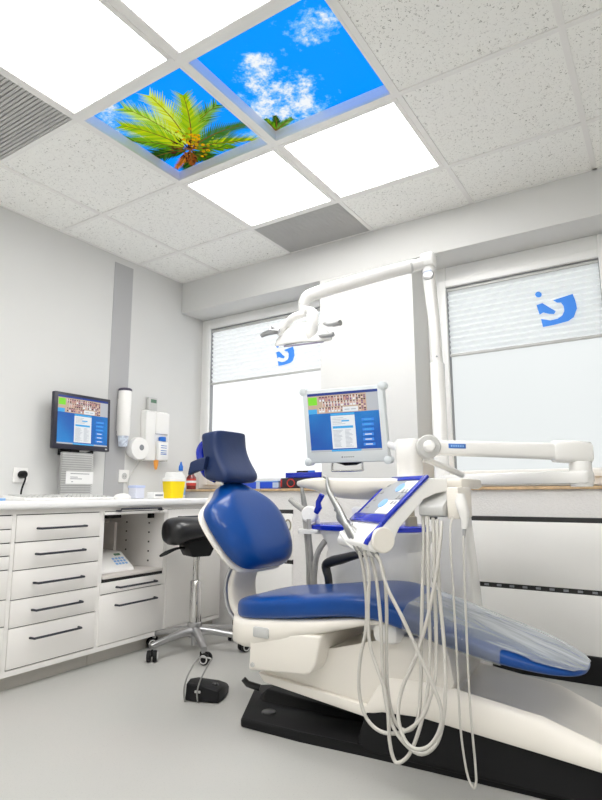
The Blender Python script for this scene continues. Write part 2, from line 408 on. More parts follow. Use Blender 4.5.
M['reveal'] = mat('lavender_white_reveal', (.86, .86, .93), .5)
M['sky_a'] = sky_mat('palm_sky_print', [(-.25, -.20, .20), (-.20, -.05, .18), (-.10, -.20, .10), (.28, .27, .16)])
M['sky_b'] = sky_mat('cloud_sky_print', [(-.14, .10, .25), (-.13, -.05, .20), (-.24, .22, .24), (.16, -.12, .15), (.24, -.14, .13), (-.08, .22, .20)])
for (c, r), nm, lb in ((SKY[0], 'palm', 'backlit ceiling picture of a green palm crown under blue sky'), (SKY[1], 'sky', 'backlit ceiling picture of deep blue sky with white clouds')):
    x0, x1, y0, y1 = gx(c)+.012, gx(c+1)-.012, gy(r)+.012, gy(r+1)-.012
    cx, cy = (x0+x1)/2, (y0+y1)/2
    t = thing('sky_light_panel', lb, 'ceiling light', (cx, cy, CEIL), 'ceiling sky pictures')
    bm = NB(); frame_rect(bm, x0, x1, y0, y1, CEIL-.002, CEIL+.01, .011); obj('frame', bm, M['grid'], t, smooth=0)
    bm = NB(); frame_rect(bm, x0, x1, y0, y1, CEIL+.0, CEIL+.075, .006); obj('reveal', bm, M['reveal'], t, smooth=0)
    bm = NB(); box(bm, x0+.001, x1-.001, y0+.001, y1-.001, CEIL+.056, CEIL+.07); obj('picture', bm, M['sky_a'] if nm == 'palm' else M['sky_b'], t, smooth=0)
    # printed leaves
    bm = NB(); lay = bm.loops.layers.color.new('leaf')
    def leaf(pts, col, dz):
        f = bm.faces.new([bm.verts.new((p[0], p[1], CEIL+.0555-dz)) for p in pts])
        for l in f.loops: l[lay] = (*col, 1)
    def frond(c0, tip, sag, L, cols, dz, n=26, stem=(.45, .30, .12)):
        a = V((*c0, 0)); e = V((*tip, 0)); d = e-a; nrm = V((-d.y, d.x, 0)).normalized()
        mid = (a+e)/2+nrm*sag
        pr = lambda s: a*(1-s)**2+mid*2*s*(1-s)+e*s*s
        for i in range(n):
            s = .12+.88*i/(n-1); p = pr(s); q = pr(min(1, s+.02)); tg = (pr(min(1, s+.02))-pr(s-.02)).normalized()
            sd = V((-tg.y, tg.x, 0))
            ln = L*(1.0-.55*abs(s-.45)/.55)*random.uniform(.75, 1.15)
            for sg in (1, -1):
                tp = p+tg*ln*.75+sd*sg*ln*.62
                wv = tg*.010
                tp.x = min(max(tp.x, x0+.008), x1-.008); tp.y = min(max(tp.y, y0+.008), y1-.008)
                k = random.random(); c1, c2 = cols
                cc = tuple(c1[j]*(1-k)+c2[j]*k for j in range(3))
                leaf([p-wv, p+wv, tp], cc, dz+random.uniform(0, .0004))
        for i in range(10):
            p = pr(i/10); q = pr((i+1)/10); sd = V((-(q-p).y, (q-p).x, 0)).normalized()*.004*(1-i/14)
            leaf([p-sd, p+sd, q+sd*.9, q-sd*.9], stem, dz+.0006)
    Y1, Y2 = (.75, .80, .05), (.45, .66, .06)
    G1, G2 = (.22, .42, .04), (.05, .17, .03)
    P1, P2 = (.80, .90, .45), (.5, .7, .35)
    if nm == 'palm':
        c0 = (1.225, -1.195)
        frond(c0, (1.10, -1.04), 0, .12, (G2, G1), .0002); frond(c0, (1.245, -1.08), 0, .12, (G2, G1), .0003)
        frond(c0, (1.40, -1.09), -.02, .12, (G1, Y2), .0004); frond(c0, (1.53, -1.08), -.04, .13, (Y1, G1), .0005)
        frond(c0, (1.57, -1.20), -.05, .11, (G1, (.25, .45, .35)), .0006); frond(c0, (1.545, -1.37), -.06, .12, (P2, G1), .0007)
        frond(c0, (1.02, -1.25), .02, .11, (G2, G1), .0008); frond(c0, (1.035, -1.40), .03, .13, (Y2, G1), .0010)
        frond(c0, (1.20, -1.57), .06, .15, (P1, Y2), .0016); frond(c0, (1.35, -1.565), .05, .16, (Y1, P1), .0022)
        frond(c0, (1.47, -1.49), .03, .15, (Y1, Y2), .0028); frond(c0, (1.10, -1.50), .05, .14, (Y1, Y2), .0034)
        frond(c0, (1.06, -1.12), 0, .05, ((.62, .32, .05), (.75, .45, .1)), .0040, n=14)
        frond(c0, (1.15, -1.10), 0, .05, ((.35, .2, .05), (.62, .32, .08)), .0041, n=14)
        for k in range(70):
            a = random.uniform(0, 2*PI); rr = random.uniform(.01, .085); l = random.uniform(.02, .05)
            p = V((c0[0]+rr*math.cos(a), c0[1]+rr*math.sin(a), 0)); d = V((math.cos(a), math.sin(a), 0)); sd = V((-d.y, d.x, 0))*.006
            leaf([p-sd, p+sd, p+d*l], random.choice([(.30, .15, .05), (.48, .27, .08), (.16, .09, .04), (.2, .28, .03)]), .0046+random.uniform(0, .0004))
        for k in range(45):
            p = V((1.30+random.gauss(0, .03), -1.24+random.gauss(0, .045), 0)); q = random.uniform(.005, .011)
            leaf([p+V((q*math.cos(j*PI/3), q*math.sin(j*PI/3), 0)) for j in range(6)], random.choice([(.85, .62, .0), (.7, .55, .02), (.55, .5, .03)]), .005+random.uniform(0, .0004))
    else:
        frond((1.665, -1.080), (1.72, -1.165), .01, .05, (G1, G2), .0003, n=12); frond((1.665, -1.080), (1.675, -1.17), 0, .05, (Y2, G1), .0006, n=12)
        frond((1.665, -1.080), (1.77, -1.115), -.01, .05, (P2, G1), .0009, n=12)
    obj('palm_print', bm, M['palm'], t, smooth=0)

# vents
for (c, r), lb in ((VENTS[0], 'grey slatted ceiling vent at the photo left edge'), (VENTS[1], 'small grey perforated ceiling vent against the back wall')):
    x0, x1, y0, y1 = gx(c)+.012, gx(c+1)-.012, gy(r)+.012, min(gy(r+1)-.012, -.012)
    t = thing('air_vent', lb, 'vent', ((x0+x1)/2, (y0+y1)/2, CEIL), 'ceiling vents')
    bm = NB(); box(bm, x0, x1, y0, y1, CEIL+.028, CEIL+.04); obj('backing', bm, M['ventdark'], t, smooth=0)
    bm = NB()
    n = 34 if r == -1 else 26
    k = (y1-y0)/n
    for i in range(n): box(bm, x0, x1, y0+k*i+k*.16, y0+k*i+k*.80, CEIL+.0, CEIL+.014)
    for i in range(40 if r == 2 else 60):
        q = (x1-x0)/(40 if r == 2 else 60); box(bm, x0+q*i, x0+q*i+q*.42, y0, y1, CEIL+.003, CEIL+.018)
    obj('grille', bm, M['vent'], t, smooth=0)

# ------------------------------------------------------------------ windows
def window(n, x0, x1, gx0, gx1, gz0, gz1):
    bm = NB()
    z0, z1 = .905, ZL
    box(bm, x0, gx0, WY-.01, WY+.06, z0, z1, .006); box(bm, gx1, x1, WY-.01, WY+.06, z0, z1, .006)
    box(bm, gx0, gx1, WY-.01, WY+.06, gz1, z1, .006); box(bm, gx0, gx1, WY-.01, WY+.06, z0, gz0, .006)
    # raised sash border
    for (a, b_, c_, d_) in ((gx0-.045, gx0, gz0-.045, gz1+.045), (gx1, gx1+.045, gz0-.045, gz1+.045), (gx0, gx1, gz1, gz1+.045), (gx0, gx1, gz0-.045, gz0)):
        box(bm, a, b_, WY-.03, WY, c_, d_, .005)
    w = struct('window_%d' % n, bm, M['frame'])
    bm = NB(); box(bm, gx0-.005, gx1+.005, WY+.02, WY+.03, gz0-.005, gz1+.005); obj('window_pane', bm, M['frosted_a' if n == 1 else 'frosted_b'], w, smooth=0)
    bm = NB(); box(bm, gx0, gx0+.004, WY-.012, WY+.02, gz0, gz1); box(bm, gx0, gx1, WY-.012, WY+.02, gz1-.006, gz1); box(bm, gx1-.004, gx1, WY-.012, WY+.02, gz0, gz1)
    obj('window_gasket', bm, M['gasket'], w, smooth=0)
    return w
window(1, .0, 1.256, .10, 1.17, .975, 2.165)
window(2, 1.894, 3.1, 2.022, 2.862, .992, 2.115)

def blind(x0, x1, z0, z1, lb, lx, lz, ls):
    t = thing('pleated_blind', lb, 'blind', ((x0+x1)/2, WY-.02, z0), 'pleated window blinds')
    bm = NB(); y = WY+.002; n = int(round((z1-.02-z0-.012)/.0165)); 
    prev = None
    for i in range(n+1):
        z = z0+.012+(z1-.02-z0-.012)*i/n; yy = y+(.012 if i % 2 else -.005)
        a = bm.verts.new((x0, yy, z)); b_ = bm.verts.new((x1, yy, z))
        if prev: bm.faces.new((prev[0], prev[1], b_, a))
        prev = (a, b_)
    obj('blind_cloth', bm, M['blind'], t, smooth=0)
    one('top_rail', M['lightgrey'], t, box, x0, x1, y-.013, y+.011, z1-.022, z1-.007, .003)
    one('bottom_rail', M['lightgrey'], t, box, x0, x1, y-.013, y+.011, z0, z0+.014, .003)
    # blue mark seen through the cloth: a block with a white hook and a dot
    bm = NB(); yy = y-.0065
    def P(a, b_):      # mark drawn in units of its own height
        return bm.verts.new((lx+(a-215)/200*ls, yy, lz-(b_-470+(a-215)*.164)/200*ls))
    def strip(A, B):
        for i in range(len(A)-1): bm.faces.new((P(*A[i]), P(*A[i+1]), P(*B[i+1]), P(*B[i])))
    strip([(195, 392), (335, 345), (350, 400), (356, 460), (330, 528), (290, 558), (200, 585), (110, 605)], [(225, 412), (250, 412), (266, 440), (268, 480), (250, 515), (215, 540), (165, 552), (100, 540)])
    obj('logo_mark', bm, M['logo'], t, smooth=0); bm = NB()
    strip([(75, 428), (118, 412), (165, 448), (208, 478)], [(92, 505), (120, 488), (160, 500), (196, 502)])
    obj('logo_mark', bm, M['logo'], t, smooth=0)
    bm = NB(); bm.faces.new([P(95+24*math.cos(k*PI/6), 342+24*math.sin(k*PI/6)) for k in range(12)]); obj('logo_dot', bm, M['logo'], t, smooth=0)
    return t
blind(.10, 1.17, 1.712, 2.163, 'white pleated blind in the window behind the headrest and lamp', .812, 1.852, .115)
blind(2.024, 2.86, 1.680, 2.113, 'white pleated blind with blue mark above the long swing arm', 2.634, 1.865, .145)

# sills
for n, (a, b_) in enumerate(((0, 1.256), (1.894, 3.1))):
    bm = NB(); box(bm, a, b_, -.018, WY-.01, .882, .898, .002); s_ = struct('windowsill_%d' % (n+1), bm, M['wood'])

# radiator covers
def cover(x0, x1, zt, zm, lb):
    t = thing('radiator_cover', lb, 'radiator cover', ((x0+x1)/2, 0, 0), 'panel covers under the windows')
    one('upper_panel', M['white'], t, box, x0, x1, -.022, -.004, zm+.012, zt-.012, .002)
    one('lower_panel', M['white'], t, box, x0, x1, -.022, -.004, .125, zm-.012, .002)
    one('top_slot', M['seam'], t, box, x0, x1, -.016, -.003, zt-.014, zt+.012)
    bm = NB(); box(bm, x0, x1, -.014, -.003, zm-.014, zm+.014); obj('vent_slot', bm, M['seam'], t, smooth=0)
    k = x0+.03
    while k < x1-.03:
        one('slot_bar', M['ink'], t, box, k, k+.022, -.018, -.0138, zm-.005, zm+.005); k += .062
    one('plinth', M['black'], t, box, x0, x1, -.03, -.003, 0, .122, .002)
    return t
c1 = cover(.58, 1.044, .752, .442, 'white panel cover behind the chair backrest, with a round metal ring')
one('ring_grommet', M['brass'], c1, tube, [(1.018+.022*math.cos(k*PI/8), -.026, .668+.034*math.sin(k*PI/8)) for k in range(17)], .005, n=8, label='round brass coloured ring')
cover(1.95, 3.2, .735, .405, 'wide white panel cover below the window at the chair foot end')

# ------------------------------------------------------------------ cabinets
CX = .53
bm = NB(); box(bm, 0.0, .555, -3.4, -.085, .798, .838, .012, seg=3); tag(obj('worktop', bm, M['worktop']), 'long white worktop running over the cabinets along the wall', 'worktop')

def handle(par, y0, y1, z, x=CX, out=.032):
    bm = NB()
    tube(bm, [(x, y0, z), (x+out, y0+.004, z), (x+out, (y0+y1)/2, z), (x+out, y1-.004, z), (x, y1, z)], .0055, n=8)
    return obj('handle', bm, M['handle'], par, smooth=50)

def carcass(t, y0, y1, hollow=None):
    bm = NB()
    if hollow is None:
        box(bm, .02, CX-.02, y0, y1, .085, .798)
    else:
        box(bm, .02, CX-.003, y0, y0+.019, .085, .798); box(bm, .02, CX-.003, y1-.019, y1, .085, .798)
        box(bm, .02, .04, y0, y1, .085, .798); box(bm, .02, CX-.02, y0, y1, .085, hollow)
        box(bm, .02, CX-.003, y0, y1, .782, .798)
    obj('carcass', bm, M['cab'], t, smooth=0)
    bm = NB()
    zt = .798
    box(bm, CX-.02, CX-.002, y0, y0+.009, .07, zt); box(bm, CX-.02, CX-.002, y1-.009, y1, .07, zt)
    box(bm, CX-.02, CX-.002, y0+.009, y1-.009, .776, zt); box(bm, CX-.02, CX-.002, y0+.009, y1-.009, .07, .094)
    obj('face_frame', bm, M['cab'], t, smooth=0)
    one('plinth', M['plinth'], t, box, .03, .47, y0+.001, y1-.001, 0, .072)
    if hollow is None:
        bm = NB(); box(bm, CX-.021, CX-.012, y0+.008, y1-.008, .09, .778); obj('shadow_gap', bm, M['seam'], t, smooth=0)

def drawer(t, y0, y1, z0, z1, hy=None, hz=None):
    d = one('drawer', M['cab'], t, box, CX-.014, CX+.001, y0, y1, z0, z1, .0012)
    if hy: handle(d, hy[0], hy[1], hz)
    return d
g = .0048
t = thing('drawer_cabinet', 'white cabinet with seven narrow drawer fronts cut by the photo edge', 'cabinet', (.27, -1.87, 0), 'white base cabinets')
carcass(t, -2.2, -1.541)
zs = [.773, .711, .65, .593, .532, .403, .287, .097]
for a, b_ in zip(zs, zs[1:]): drawer(t, -2.19, -1.552, b_+g/2, a-g/2, (-2.0, -1.74), (a+b_)/2+.005)
t = thing('drawer_cabinet', 'white cabinet of five wide drawers with dark bar handles', 'cabinet', (.27, -1.3, 0), 'white base cabinets')
carcass(t, -1.541, -1.060)
zs = [.774, .649, .524, .395, .273, .097]
for a, b_, hz in zip(zs, zs[1:], (.709, .591, .460, .339, .216)): drawer(t, -1.530, -1.070, b_+g/2, a-g/2, (-1.425, -1.168), hz)
t = thing('open_cabinet', 'white cabinet with an open compartment holding a small device', 'cabinet', (.27, -.83, 0), 'white base cabinets')
carcass(t, -1.060, -.594, hollow=.40)
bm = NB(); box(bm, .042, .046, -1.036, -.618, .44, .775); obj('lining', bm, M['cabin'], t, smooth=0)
one('divider', M['cabin'], t, box, .045, .28, -.770, -.752, .415, .70)
one('divider', M['cabin'], t, box, .045, .22, -.90, -.886, .415, .74)
for k in range(5):
    for x in (.20, .40): one('shelf_peg', M['seam'], t, box, x, x+.009, -.6170, -.6135, .47+.055*k, .479+.055*k)
one('pull_out_shelf', M['cabin'], t, box, .05, CX+.006, -1.036, -.616, .425, .440, .002)
one('shadow_gap', M['seam'], t, box, .1, CX-.004, -1.05, -.604, .408, .424)
one('flap_edge', M['cab'], t, box, CX-.11, CX+.012, -1.05, -.604, .757, .772, .003)
one('shadow_gap', M['seam'], t, box, CX-.05, CX-.005, -1.05, -.604, .772, .779)
bm = NB(); tube(bm, [(CX-.005, -.965, .776), (CX+.03, -.962, .776), (CX+.03, -.957, .787), (CX+.03, -.668, .787), (CX+.03, -.663, .776), (CX-.005, -.66, .776)], .0055, n=8)
obj('handle', bm, M['handle'], t, smooth=50)
one('flap_hinge', M['black'], t, box, .44, .47, -.665, -.635, .725, .7565, .003); one('flap_hinge', M['black'], t, box, .44, .47, -.98, -.88, .735, .7565, .003)
one('shadow_gap', M['seam'], t, box, CX-.021, CX-.012, -1.05, -.604, .09, .406)
drawer(t, -1.049, -.604, .348+g/2, .407, (-.946, -.677), .376); drawer(t, -1.049, -.604, .097, .348-g/2, (-.947, -.673), .284)
t = thing('door_cabinet', 'white cabinet with one tall door behind the saddle stool', 'cabinet', (.27, -.34, 0), 'white base cabinets')
carcass(t, -.594, -.100)
d = one('door', M['cab'], t, box, CX-.014, CX+.001, -.584, -.112, .097, .774, .0012); handle(d, -.50, -.25, .727)

# device inside the open cabinet
t = thing('measuring_device', 'white desk device with blue keys inside the open cabinet', 'device', (.33, -.86, .44))
bm = NB(); prism(bm, [(.20, .44), (.45, .44), (.445, .455), (.33, .535), (.20, .545)], 'y', -.985, -.755, .004); obj('body', bm, M['white'], t)
bm = NB()
sx, sz = (.445-.33), (.455-.535); L = math.hypot(sx, sz); dx, dz = sx/L, sz/L; nx, nz = -dz, dx
def onface(u, y, up=.001): return (.33+dx*u+nx*up, y, .535+dz*u+nz*up)
for i in range(3):
    for j in range(4):
        c_ = onface(.055+.022*i, -.848+.022*j); obox(bm, c_, (dx, 0, dz), (0, 1, 0), (nx, 0, nz), .014, .015, .003, .001)
obj('keypad', bm, M['skyblue'], t)
bm = NB(); obox(bm, onface(.022, -.80), (dx, 0, dz), (0, 1, 0), (nx, 0, nz), .016, .04, .003); obj('display', bm, M['scrdark'], t)
bm = NB(); tube(bm, [(.27, -.90, .54), (.27, -.90, .585), (.29, -.875, .60)], [.016, .013, .012], n=10); tube(bm, [(.27, -.925, .572), (.27, -.865, .572)], .012, n=10); tube(bm, [(.27, -.90, .575), (.27, -.93, .60)], .009, n=10); obj('clamp_knob', bm, M['white'], t)

# ------------------------------------------------------------------ screens
def quad_rects(bm, o, ux, uz, rects, lift):
    """rects: (u0,v0,u1,v1,material) in 0..1 units of the screen, origin lower left"""
    nrm = ux.cross(uz).normalized()
    for i, (u0, v0, u1, v1, mi, lv) in enumerate(rects):
        q = [o+ux*a+uz*b_+nrm*(lift+.00035*lv) for a, b_ in ((u0, v0), (u1, v0), (u1, v1), (u0, v1))]
        f = bm.faces.new([bm.verts.new(p) for p in q]); f.material_index = mi
SM = []
# desktop blue with its own light-to-deep picture tone
m, nt, b = nodes('screen_desktop_blue'); SM.append(m)
b.inputs['Base Color'].default_value = (.01, .01, .02, 1); b.inputs['Roughness'].default_value = .25
tc = nt.nodes.new('ShaderNodeTexCoord'); n1 = nt.nodes.new('ShaderNodeTexNoise'); n1.inputs['Scale'].default_value = 3.0
rp = nt.nodes.new('ShaderNodeValToRGB'); rp.color_ramp.elements[0].position = .35; rp.color_ramp.elements[0].color = (.002, .075, .40, 1)
rp.color_ramp.elements[1].position = .65; rp.color_ramp.elements[1].color = (.006, .24, .66, 1)
nt.links.new(tc.outputs['Object'], n1.inputs['Vector']); nt.links.new(n1.outputs['Fac'], rp.inputs['Fac']); nt.links.new(rp.outputs['Color'], b.inputs['Emission Color']); b.inputs['Emission Strength'].default_value = .72
for nm, c_ in (('navy', (.01, .04, .27)), ('green', (.22, .78, .02)), ('sand', (.60, .45, .33)), ('skin', (.62, .33, .26)), ('skinlight', (.78, .58, .5)), ('hair', (.10, .03, .04)), ('white', (.85, .88, .9)), ('grey', (.52, .54, .58)), ('cyanbar', (.05, .42, .85)), ('text', (.42, .46, .52)), ('purple', (.25, .11, .22)), ('button', (.03, .25, .82))):
    SM.append(emit('screen_'+nm, c_, .72, .25))
(S_DESK, S_NAVY, S_GREEN, S_SAND, S_SKIN, S_SKINL, S_HAIR, S_WHITE, S_GREY, S_CYAN, S_TEXT, S_PURP, S_BTN) = range(13)
def screen_rects(seed):
    rr = random.Random(seed)
    R = [(0, 0, 1, 1, S_DESK, 0), (0, .955, 1, 1, S_NAVY, 1), (0, .65, .84, .955, S_SAND, 1), (.84, .65, 1, .955, S_GREY, 1),
         (.0, .65, .13, .73, S_CYAN, 2), (.01, .80, .14, .935, S_GREEN, 3), (0, .0, 1, .03, S_GREY, 1), (.30, .0, .72, .028, S_CYAN, 2)]
    for row, (v, u0, u1) in enumerate(((.855, .17, .74), (.765, .22, .74), (.67, .16, .52))):
        n = int((u1-u0)/.042)
        for i in range(n):
            a = u0+(u1-u0)*i/n; w = (u1-u0)/n*.86
            R.append((a, v, a+w, v+.08, rr.choice([S_WHITE, S_SKINL, S_PURP]), 2))
            R.append((a+w*.15, v+.0, a+w*.85, v+.045, rr.choice([S_SKIN, S_PURP, S_WHITE, S_HAIR]), 3))
            R.append((a+w*.25, v+.03, a+w*.75, v+.072, S_SKIN, 4))
            R.append((a+w*.2, v+.062, a+w*.8, v+.08, S_HAIR, 5))
    R.append((.50, .66, .72, .74, S_WHITE, 4)); R += [(.53, .69, .60, .705, S_TEXT, 5), (.62, .69, .69, .705, S_TEXT, 5)]
    for i in range(9):
        for j in range(3):
            R.append((.735+.034*j, .66+.03*i, .735+.034*j+.026, .66+.03*i+.024, rr.choice([S_PURP, S_SKIN, S_HAIR, S_SKINL]), 4))
    R += [(.32, .05, .66, .60, S_WHITE, 1), (.32, .605, .66, .64, S_CYAN, 1), (.34, .385, .63, .425, S_CYAN, 2), (.47, .495, .58, .52, S_CYAN, 2)]
    for i in range(14):
        v = .075+.021*i
        R += [(.345, v, .345+rr.uniform(.08, .14), v+.008, S_TEXT, 2), (.51, v, .51+rr.uniform(.05, .11), v+.008, S_TEXT, 2)]
    for i in range(5):
        R += [(.345, .455+.026*i, .345+rr.uniform(.1, .2), .463+.026*i, S_TEXT, 2)]
    for i, w in enumerate((.16, .15, .15, .16, .16, .17)):
        v = .08+.082*i
        R.append((.755, v, .755+w, v+.045, S_BTN, 1)); R.append((.785, v+.015, .785+w*.6, v+.03, S_CYAN if i > 2 else S_WHITE, 2))
    return R

# wall monitor, black
t = thing('monitor', 'black framed screen on the left wall over the grey slatted holder', 'monitor', (.10, -.925, 1.13), 'computer screens')
o3 = V((.125, -1.105, 1.130)); ux = V((-.006, .40, .0)); uz = V((-.014, 0, .335))
nn = ux.cross(uz).normalized()
bm = NB(); obox(bm, o3+ux*.5+uz*.5-nn*.016, ux, uz, nn, ux.length, uz.length, .03, .005); obj('housing', bm, mat('navy_black_plastic', (.02, .02, .035), .4, var=.05), t)
so = o3+ux*.055+uz*.085
bm = NB(); quad_rects(bm, so, ux*.89, uz*.86, screen_rects(3), .0006); obj('screen', bm, SM, t, smooth=0)
bm = NB(); tube(bm, [(.0, -.92, 1.17), (.10, -.92, 1.17)], .03, n=12); box(bm, 0, .02, -.99, -.85, 1.10, 1.24, .004)
tube(bm, [(.10, -.98, 1.12), (.105, -.93, 1.105), (.105, -.87, 1.105), (.10, -.82, 1.12)], .012, n=8); obj('wall_bracket', bm, M['black'], t)
bm = NB(); obox(bm, o3+ux*.93+uz*.04+nn*.0005, ux, uz, nn, .014, .008, .002); obj('power_button', bm, M['lightgrey'], t)

# slatted holder below it
t = thing('document_holder', 'grey slatted box with a white card under the wall screen', 'holder', (.09, -.93, .838))
bm = NB(); box(bm, .09, .117, -1.030, -.830, .838, 1.112); obj('back_box', bm, M['midgrey'], t, smooth=0)
bm = NB(); n = 20
for i in range(n):
    z = .840+.27*i/n; box(bm, .113, .124, -1.034, -.826, z, z+.0085)
M['slat'] = mat('grey_slats', (.55, .55, .54), .6, var=.04, vscale=30)
obj('slat_grille', bm, M['slat'], t, smooth=0)
bm = NB(); box(bm, .124, .1255, -1.008, -.822, .928, 1.0); obj('label_card', bm, M['paper'], t, smooth=0)
bm = NB()
for z, y0, y1 in ((.985, -.98, -.85), (.965, -.98, -.93), (.955, -.98, -.90), (.938, -.972, -.96)): box(bm, .1256, .1262, y0, y1, z, z+.004)
obj('label_text', bm, M['ink'], t, smooth=0)

# cup dispenser on the grey stripe
t = thing('cup_dispenser', 'white tube cup dispenser with dark cap on the grey wall stripe', 'dispenser', (.055, -.565, 1.22))
lathe_p = [(0, .040), (.01, .043), (.30, .043), (.305, .041)]
bm = NB(); lathe(bm, (.05, -.547, 1.247), (0, 0, 1), lathe_p); obj('tube', bm, M['white'], t)
bm = NB(); lathe(bm, (.05, -.547, 1.550), (0, 0, 1), [(0, .045), (.012, .045), (.018, .038)]); obj('cap', bm, mat('dark_violet_cap', (.06, .05, .09), .4), t)
bm = NB()
for k in range(3): lathe(bm, (.05, -.547, 1.178+.014*k), (0, 0, 1), [(0, .027), (.0, .028), (.075, .036), (.078, .036)])
M['cup'] = mat('printed_paper_cup', (.62, .68, .85), .6, var=.35, vscale=45)
obj('paper_cup', bm, M['cup'], t)
bm = NB(); box(bm, 0, .03, -.569, -.525, 1.28, 1.5, .004); obj('wall_clip', bm, M['white'], t)

# soap / towel dispenser group
t = thing('soap_dispenser', 'tall white wall dispenser holding a bottle with a blue cap', 'dispenser', (.05, -.24, 1.1))
bm = NB(); box(bm, 0, .05, -.365, -.145, 1.095, 1.45, .012); box(bm, .04, .065, -.365, -.275, 1.095, 1.44, .01); box(bm, .04, .065, -.275, -.145, 1.285, 1.44, .01); box(bm, .04, .065, -.158, -.145, 1.095, 1.3, .005)
obj('housing', bm, M['whitemetal'], t)
bm = NB(); box(bm, .05, .088, -.262, -.170, 1.100, 1.235, .012); obj('bottle', bm, M['paper'], t)
bm = NB(); lathe(bm, (.069, -.216, 1.235), (0, 0, 1), [(0, .026), (.028, .026), (.032, .02)], n=16); obj('bottle_cap', bm, M['bluecap'], t, smooth=40)['label'] = 'blue cap'
bm = NB()
for z in (1.20, 1.185, 1.165, 1.15, 1.14): box(bm, .088, .0886, -.245, -.19, z, z+.005)
obj('bottle_label', bm, M['bluelabel'], t, smooth=0)
bm = NB(); lathe(bm, (.05, -.25, 1.10), (0, 0, -1), [(0, .018), (.03, .016), (.06, .009), (.065, .006)], n=14); obj('nozzle', bm, M['orange'], t)['label'] = 'orange nozzle'
t = thing('timer', 'small grey timer with a display on top of the white wall dispenser', 'timer', (.03, -.285, 1.45))
bm = NB(); box(bm, .01, .04, -.325, -.245, 1.45, 1.545, .006); obj('case', bm, M['lightgrey'], t)
bm = NB(); box(bm, .04, .042, -.31, -.258, 1.505, 1.53); obj('display', bm, M['scrdark'], t)
t = thing('paper_roll', 'round white paper roll holder beside the tall wall dispenser', 'roll', (.05, -.45, 1.17))
bm = NB(); lathe(bm, (.002, -.425, 1.172), (1, 0, 0), [(0, .06), (.05, .078), (.08, .074), (.083, .045)], n=28); obj('roll', bm, M['white'], t)
bm = NB(); lathe(bm, (.078, -.415, 1.178), (1, 0, 0), [(0, .020), (.008, .020)], n=18); obj('core', bm, M['ink'], t)
bm = NB(); tube(bm, [(.02, -.37, 1.09), (.03, -.40, 1.06), (.03, -.45, 1.0), (.03, -.47, .93), (.05, -.46, .87), (.06, -.45, .845)], .005, n=8, smooth=6); tag(obj('cable', bm, M['lightgrey']), 'thin white cable hanging from the dispenser to the worktop', 'cable')

def socket(y, z, lb):
    t = thing('power_socket', lb, 'socket', (0, y, z), 'wall sockets')
    bm = NB(); box(bm, 0, .012, y-.042, y+.042, z-.042, z+.042, .004); obj('plate', bm, M['white'], t)
    bm = NB(); lathe(bm, (.0125, y, z), (1, 0, 0), [(0, .022), (.0005, .022)], n=20); obj('cup', bm, M['lightgrey'], t)
    bm = NB(); 
    for s_ in (-.008, .008): lathe(bm, (.013, y+s_, z), (1, 0, 0), [(0, .0025), (.0006, .0025)], n=8)
    obj('hole', bm, M['seam'], t)
socket(-.49, .985, 'white wall socket under the cup dispenser')
socket(-1.215, .975, 'white wall socket holding a black plug')
t = thing('power_plug', 'black plug with its cable in a wall socket beside the screen', 'plug', (.02, -1.215, .975))
bm = NB(); lathe(bm, (.015, -1.215, .978), (1, 0, 0), [(0, .021), (.03, .021), (.04, .014), (.045, .01)], n=16); obj('body', bm, M['black'], t)
bm = NB(); tube(bm, [(.05, -1.215, .972), (.065, -1.22, .95), (.065, -1.235, .90), (.07, -1.24, .86), (.10, -1.235, .843)], .005, n=8, smooth=5); obj('cord', bm, M['black'], t)

# ------------------------------------------------------------------ items on the worktop
ZT = .8385
t = thing('keyboard', 'flat white keyboard lying on the worktop below the wall screen', 'keyboard', (.33, -1.15, ZT))
bm = NB(); prism(bm, [(.20, ZT), (.40, ZT), (.40, ZT+.012), (.20, ZT+.026)], 'y', -1.42, -.88, .003); obj('case', bm, M['white'], t)
bm = NB()
for i in range(5):
    for j in range(18):
        x = .215+.036*i; z = ZT+.0265-(x-.2)*.07
        box(bm, x, x+.028, -1.40+.028*j, -1.40+.028*j+.022, z-.004, z+.004, .001)
obj('keys', bm, M['lightgrey'], t)
bm = NB(); lathe(bm, (.36, -.79, ZT), (0, 0, 1), [(0, .036), (.012, .038), (.026, .028), (.032, .012), (.033, .002)], n=20)
for v in bm.verts: v.co.y = -.79+(v.co.y+.79)*1.55
tag(obj('computer_mouse', bm, M['white']), 'rounded white mouse on the worktop next to the white tin', 'mouse')
t = thing('storage_tin', 'small white square tin with pale blue lid on the worktop', 'tin', (.25, -.585, ZT))
bm = NB(); box(bm, .215, .285, -.625, -.553, ZT, ZT+.072, .006); obj('body', bm, mat('pale_lilac_tin', (.70, .72, .82), .4, var=.02), t)
bm = NB(); box(bm, .212, .288, -.628, -.550, ZT+.066, ZT+.082, .004); obj('lid', bm, mat('pale_blue_lid', (.55, .62, .85), .4), t)
t = thing('tissue_pack', 'flat white pack lying between the tin and the yellow container', 'pack', (.30, -.47, ZT))
bm = NB(); box(bm, .27, .34, -.525, -.44, ZT, ZT+.04, .006); obj('pack', bm, M['paper'], t)
bm = NB(); box(bm, .34, .3406, -.515, -.45, ZT+.014, ZT+.026); obj('print', bm, M['ink'], t)
t = thing('sharps_container', 'yellow waste container with a translucent white lid on the worktop', 'container', (.30, -.33, ZT))
bm = NB(); loft(bm, [ring((.30, -.318, ZT+z), (1, 0, 0), (0, 1, 0), a, b_, b_, 28, 6) for z, a, b_ in ((0, .042, .055), (.06, .047, .062), (.112, .050, .067))]); obj('body', bm, M['yellow'], t)
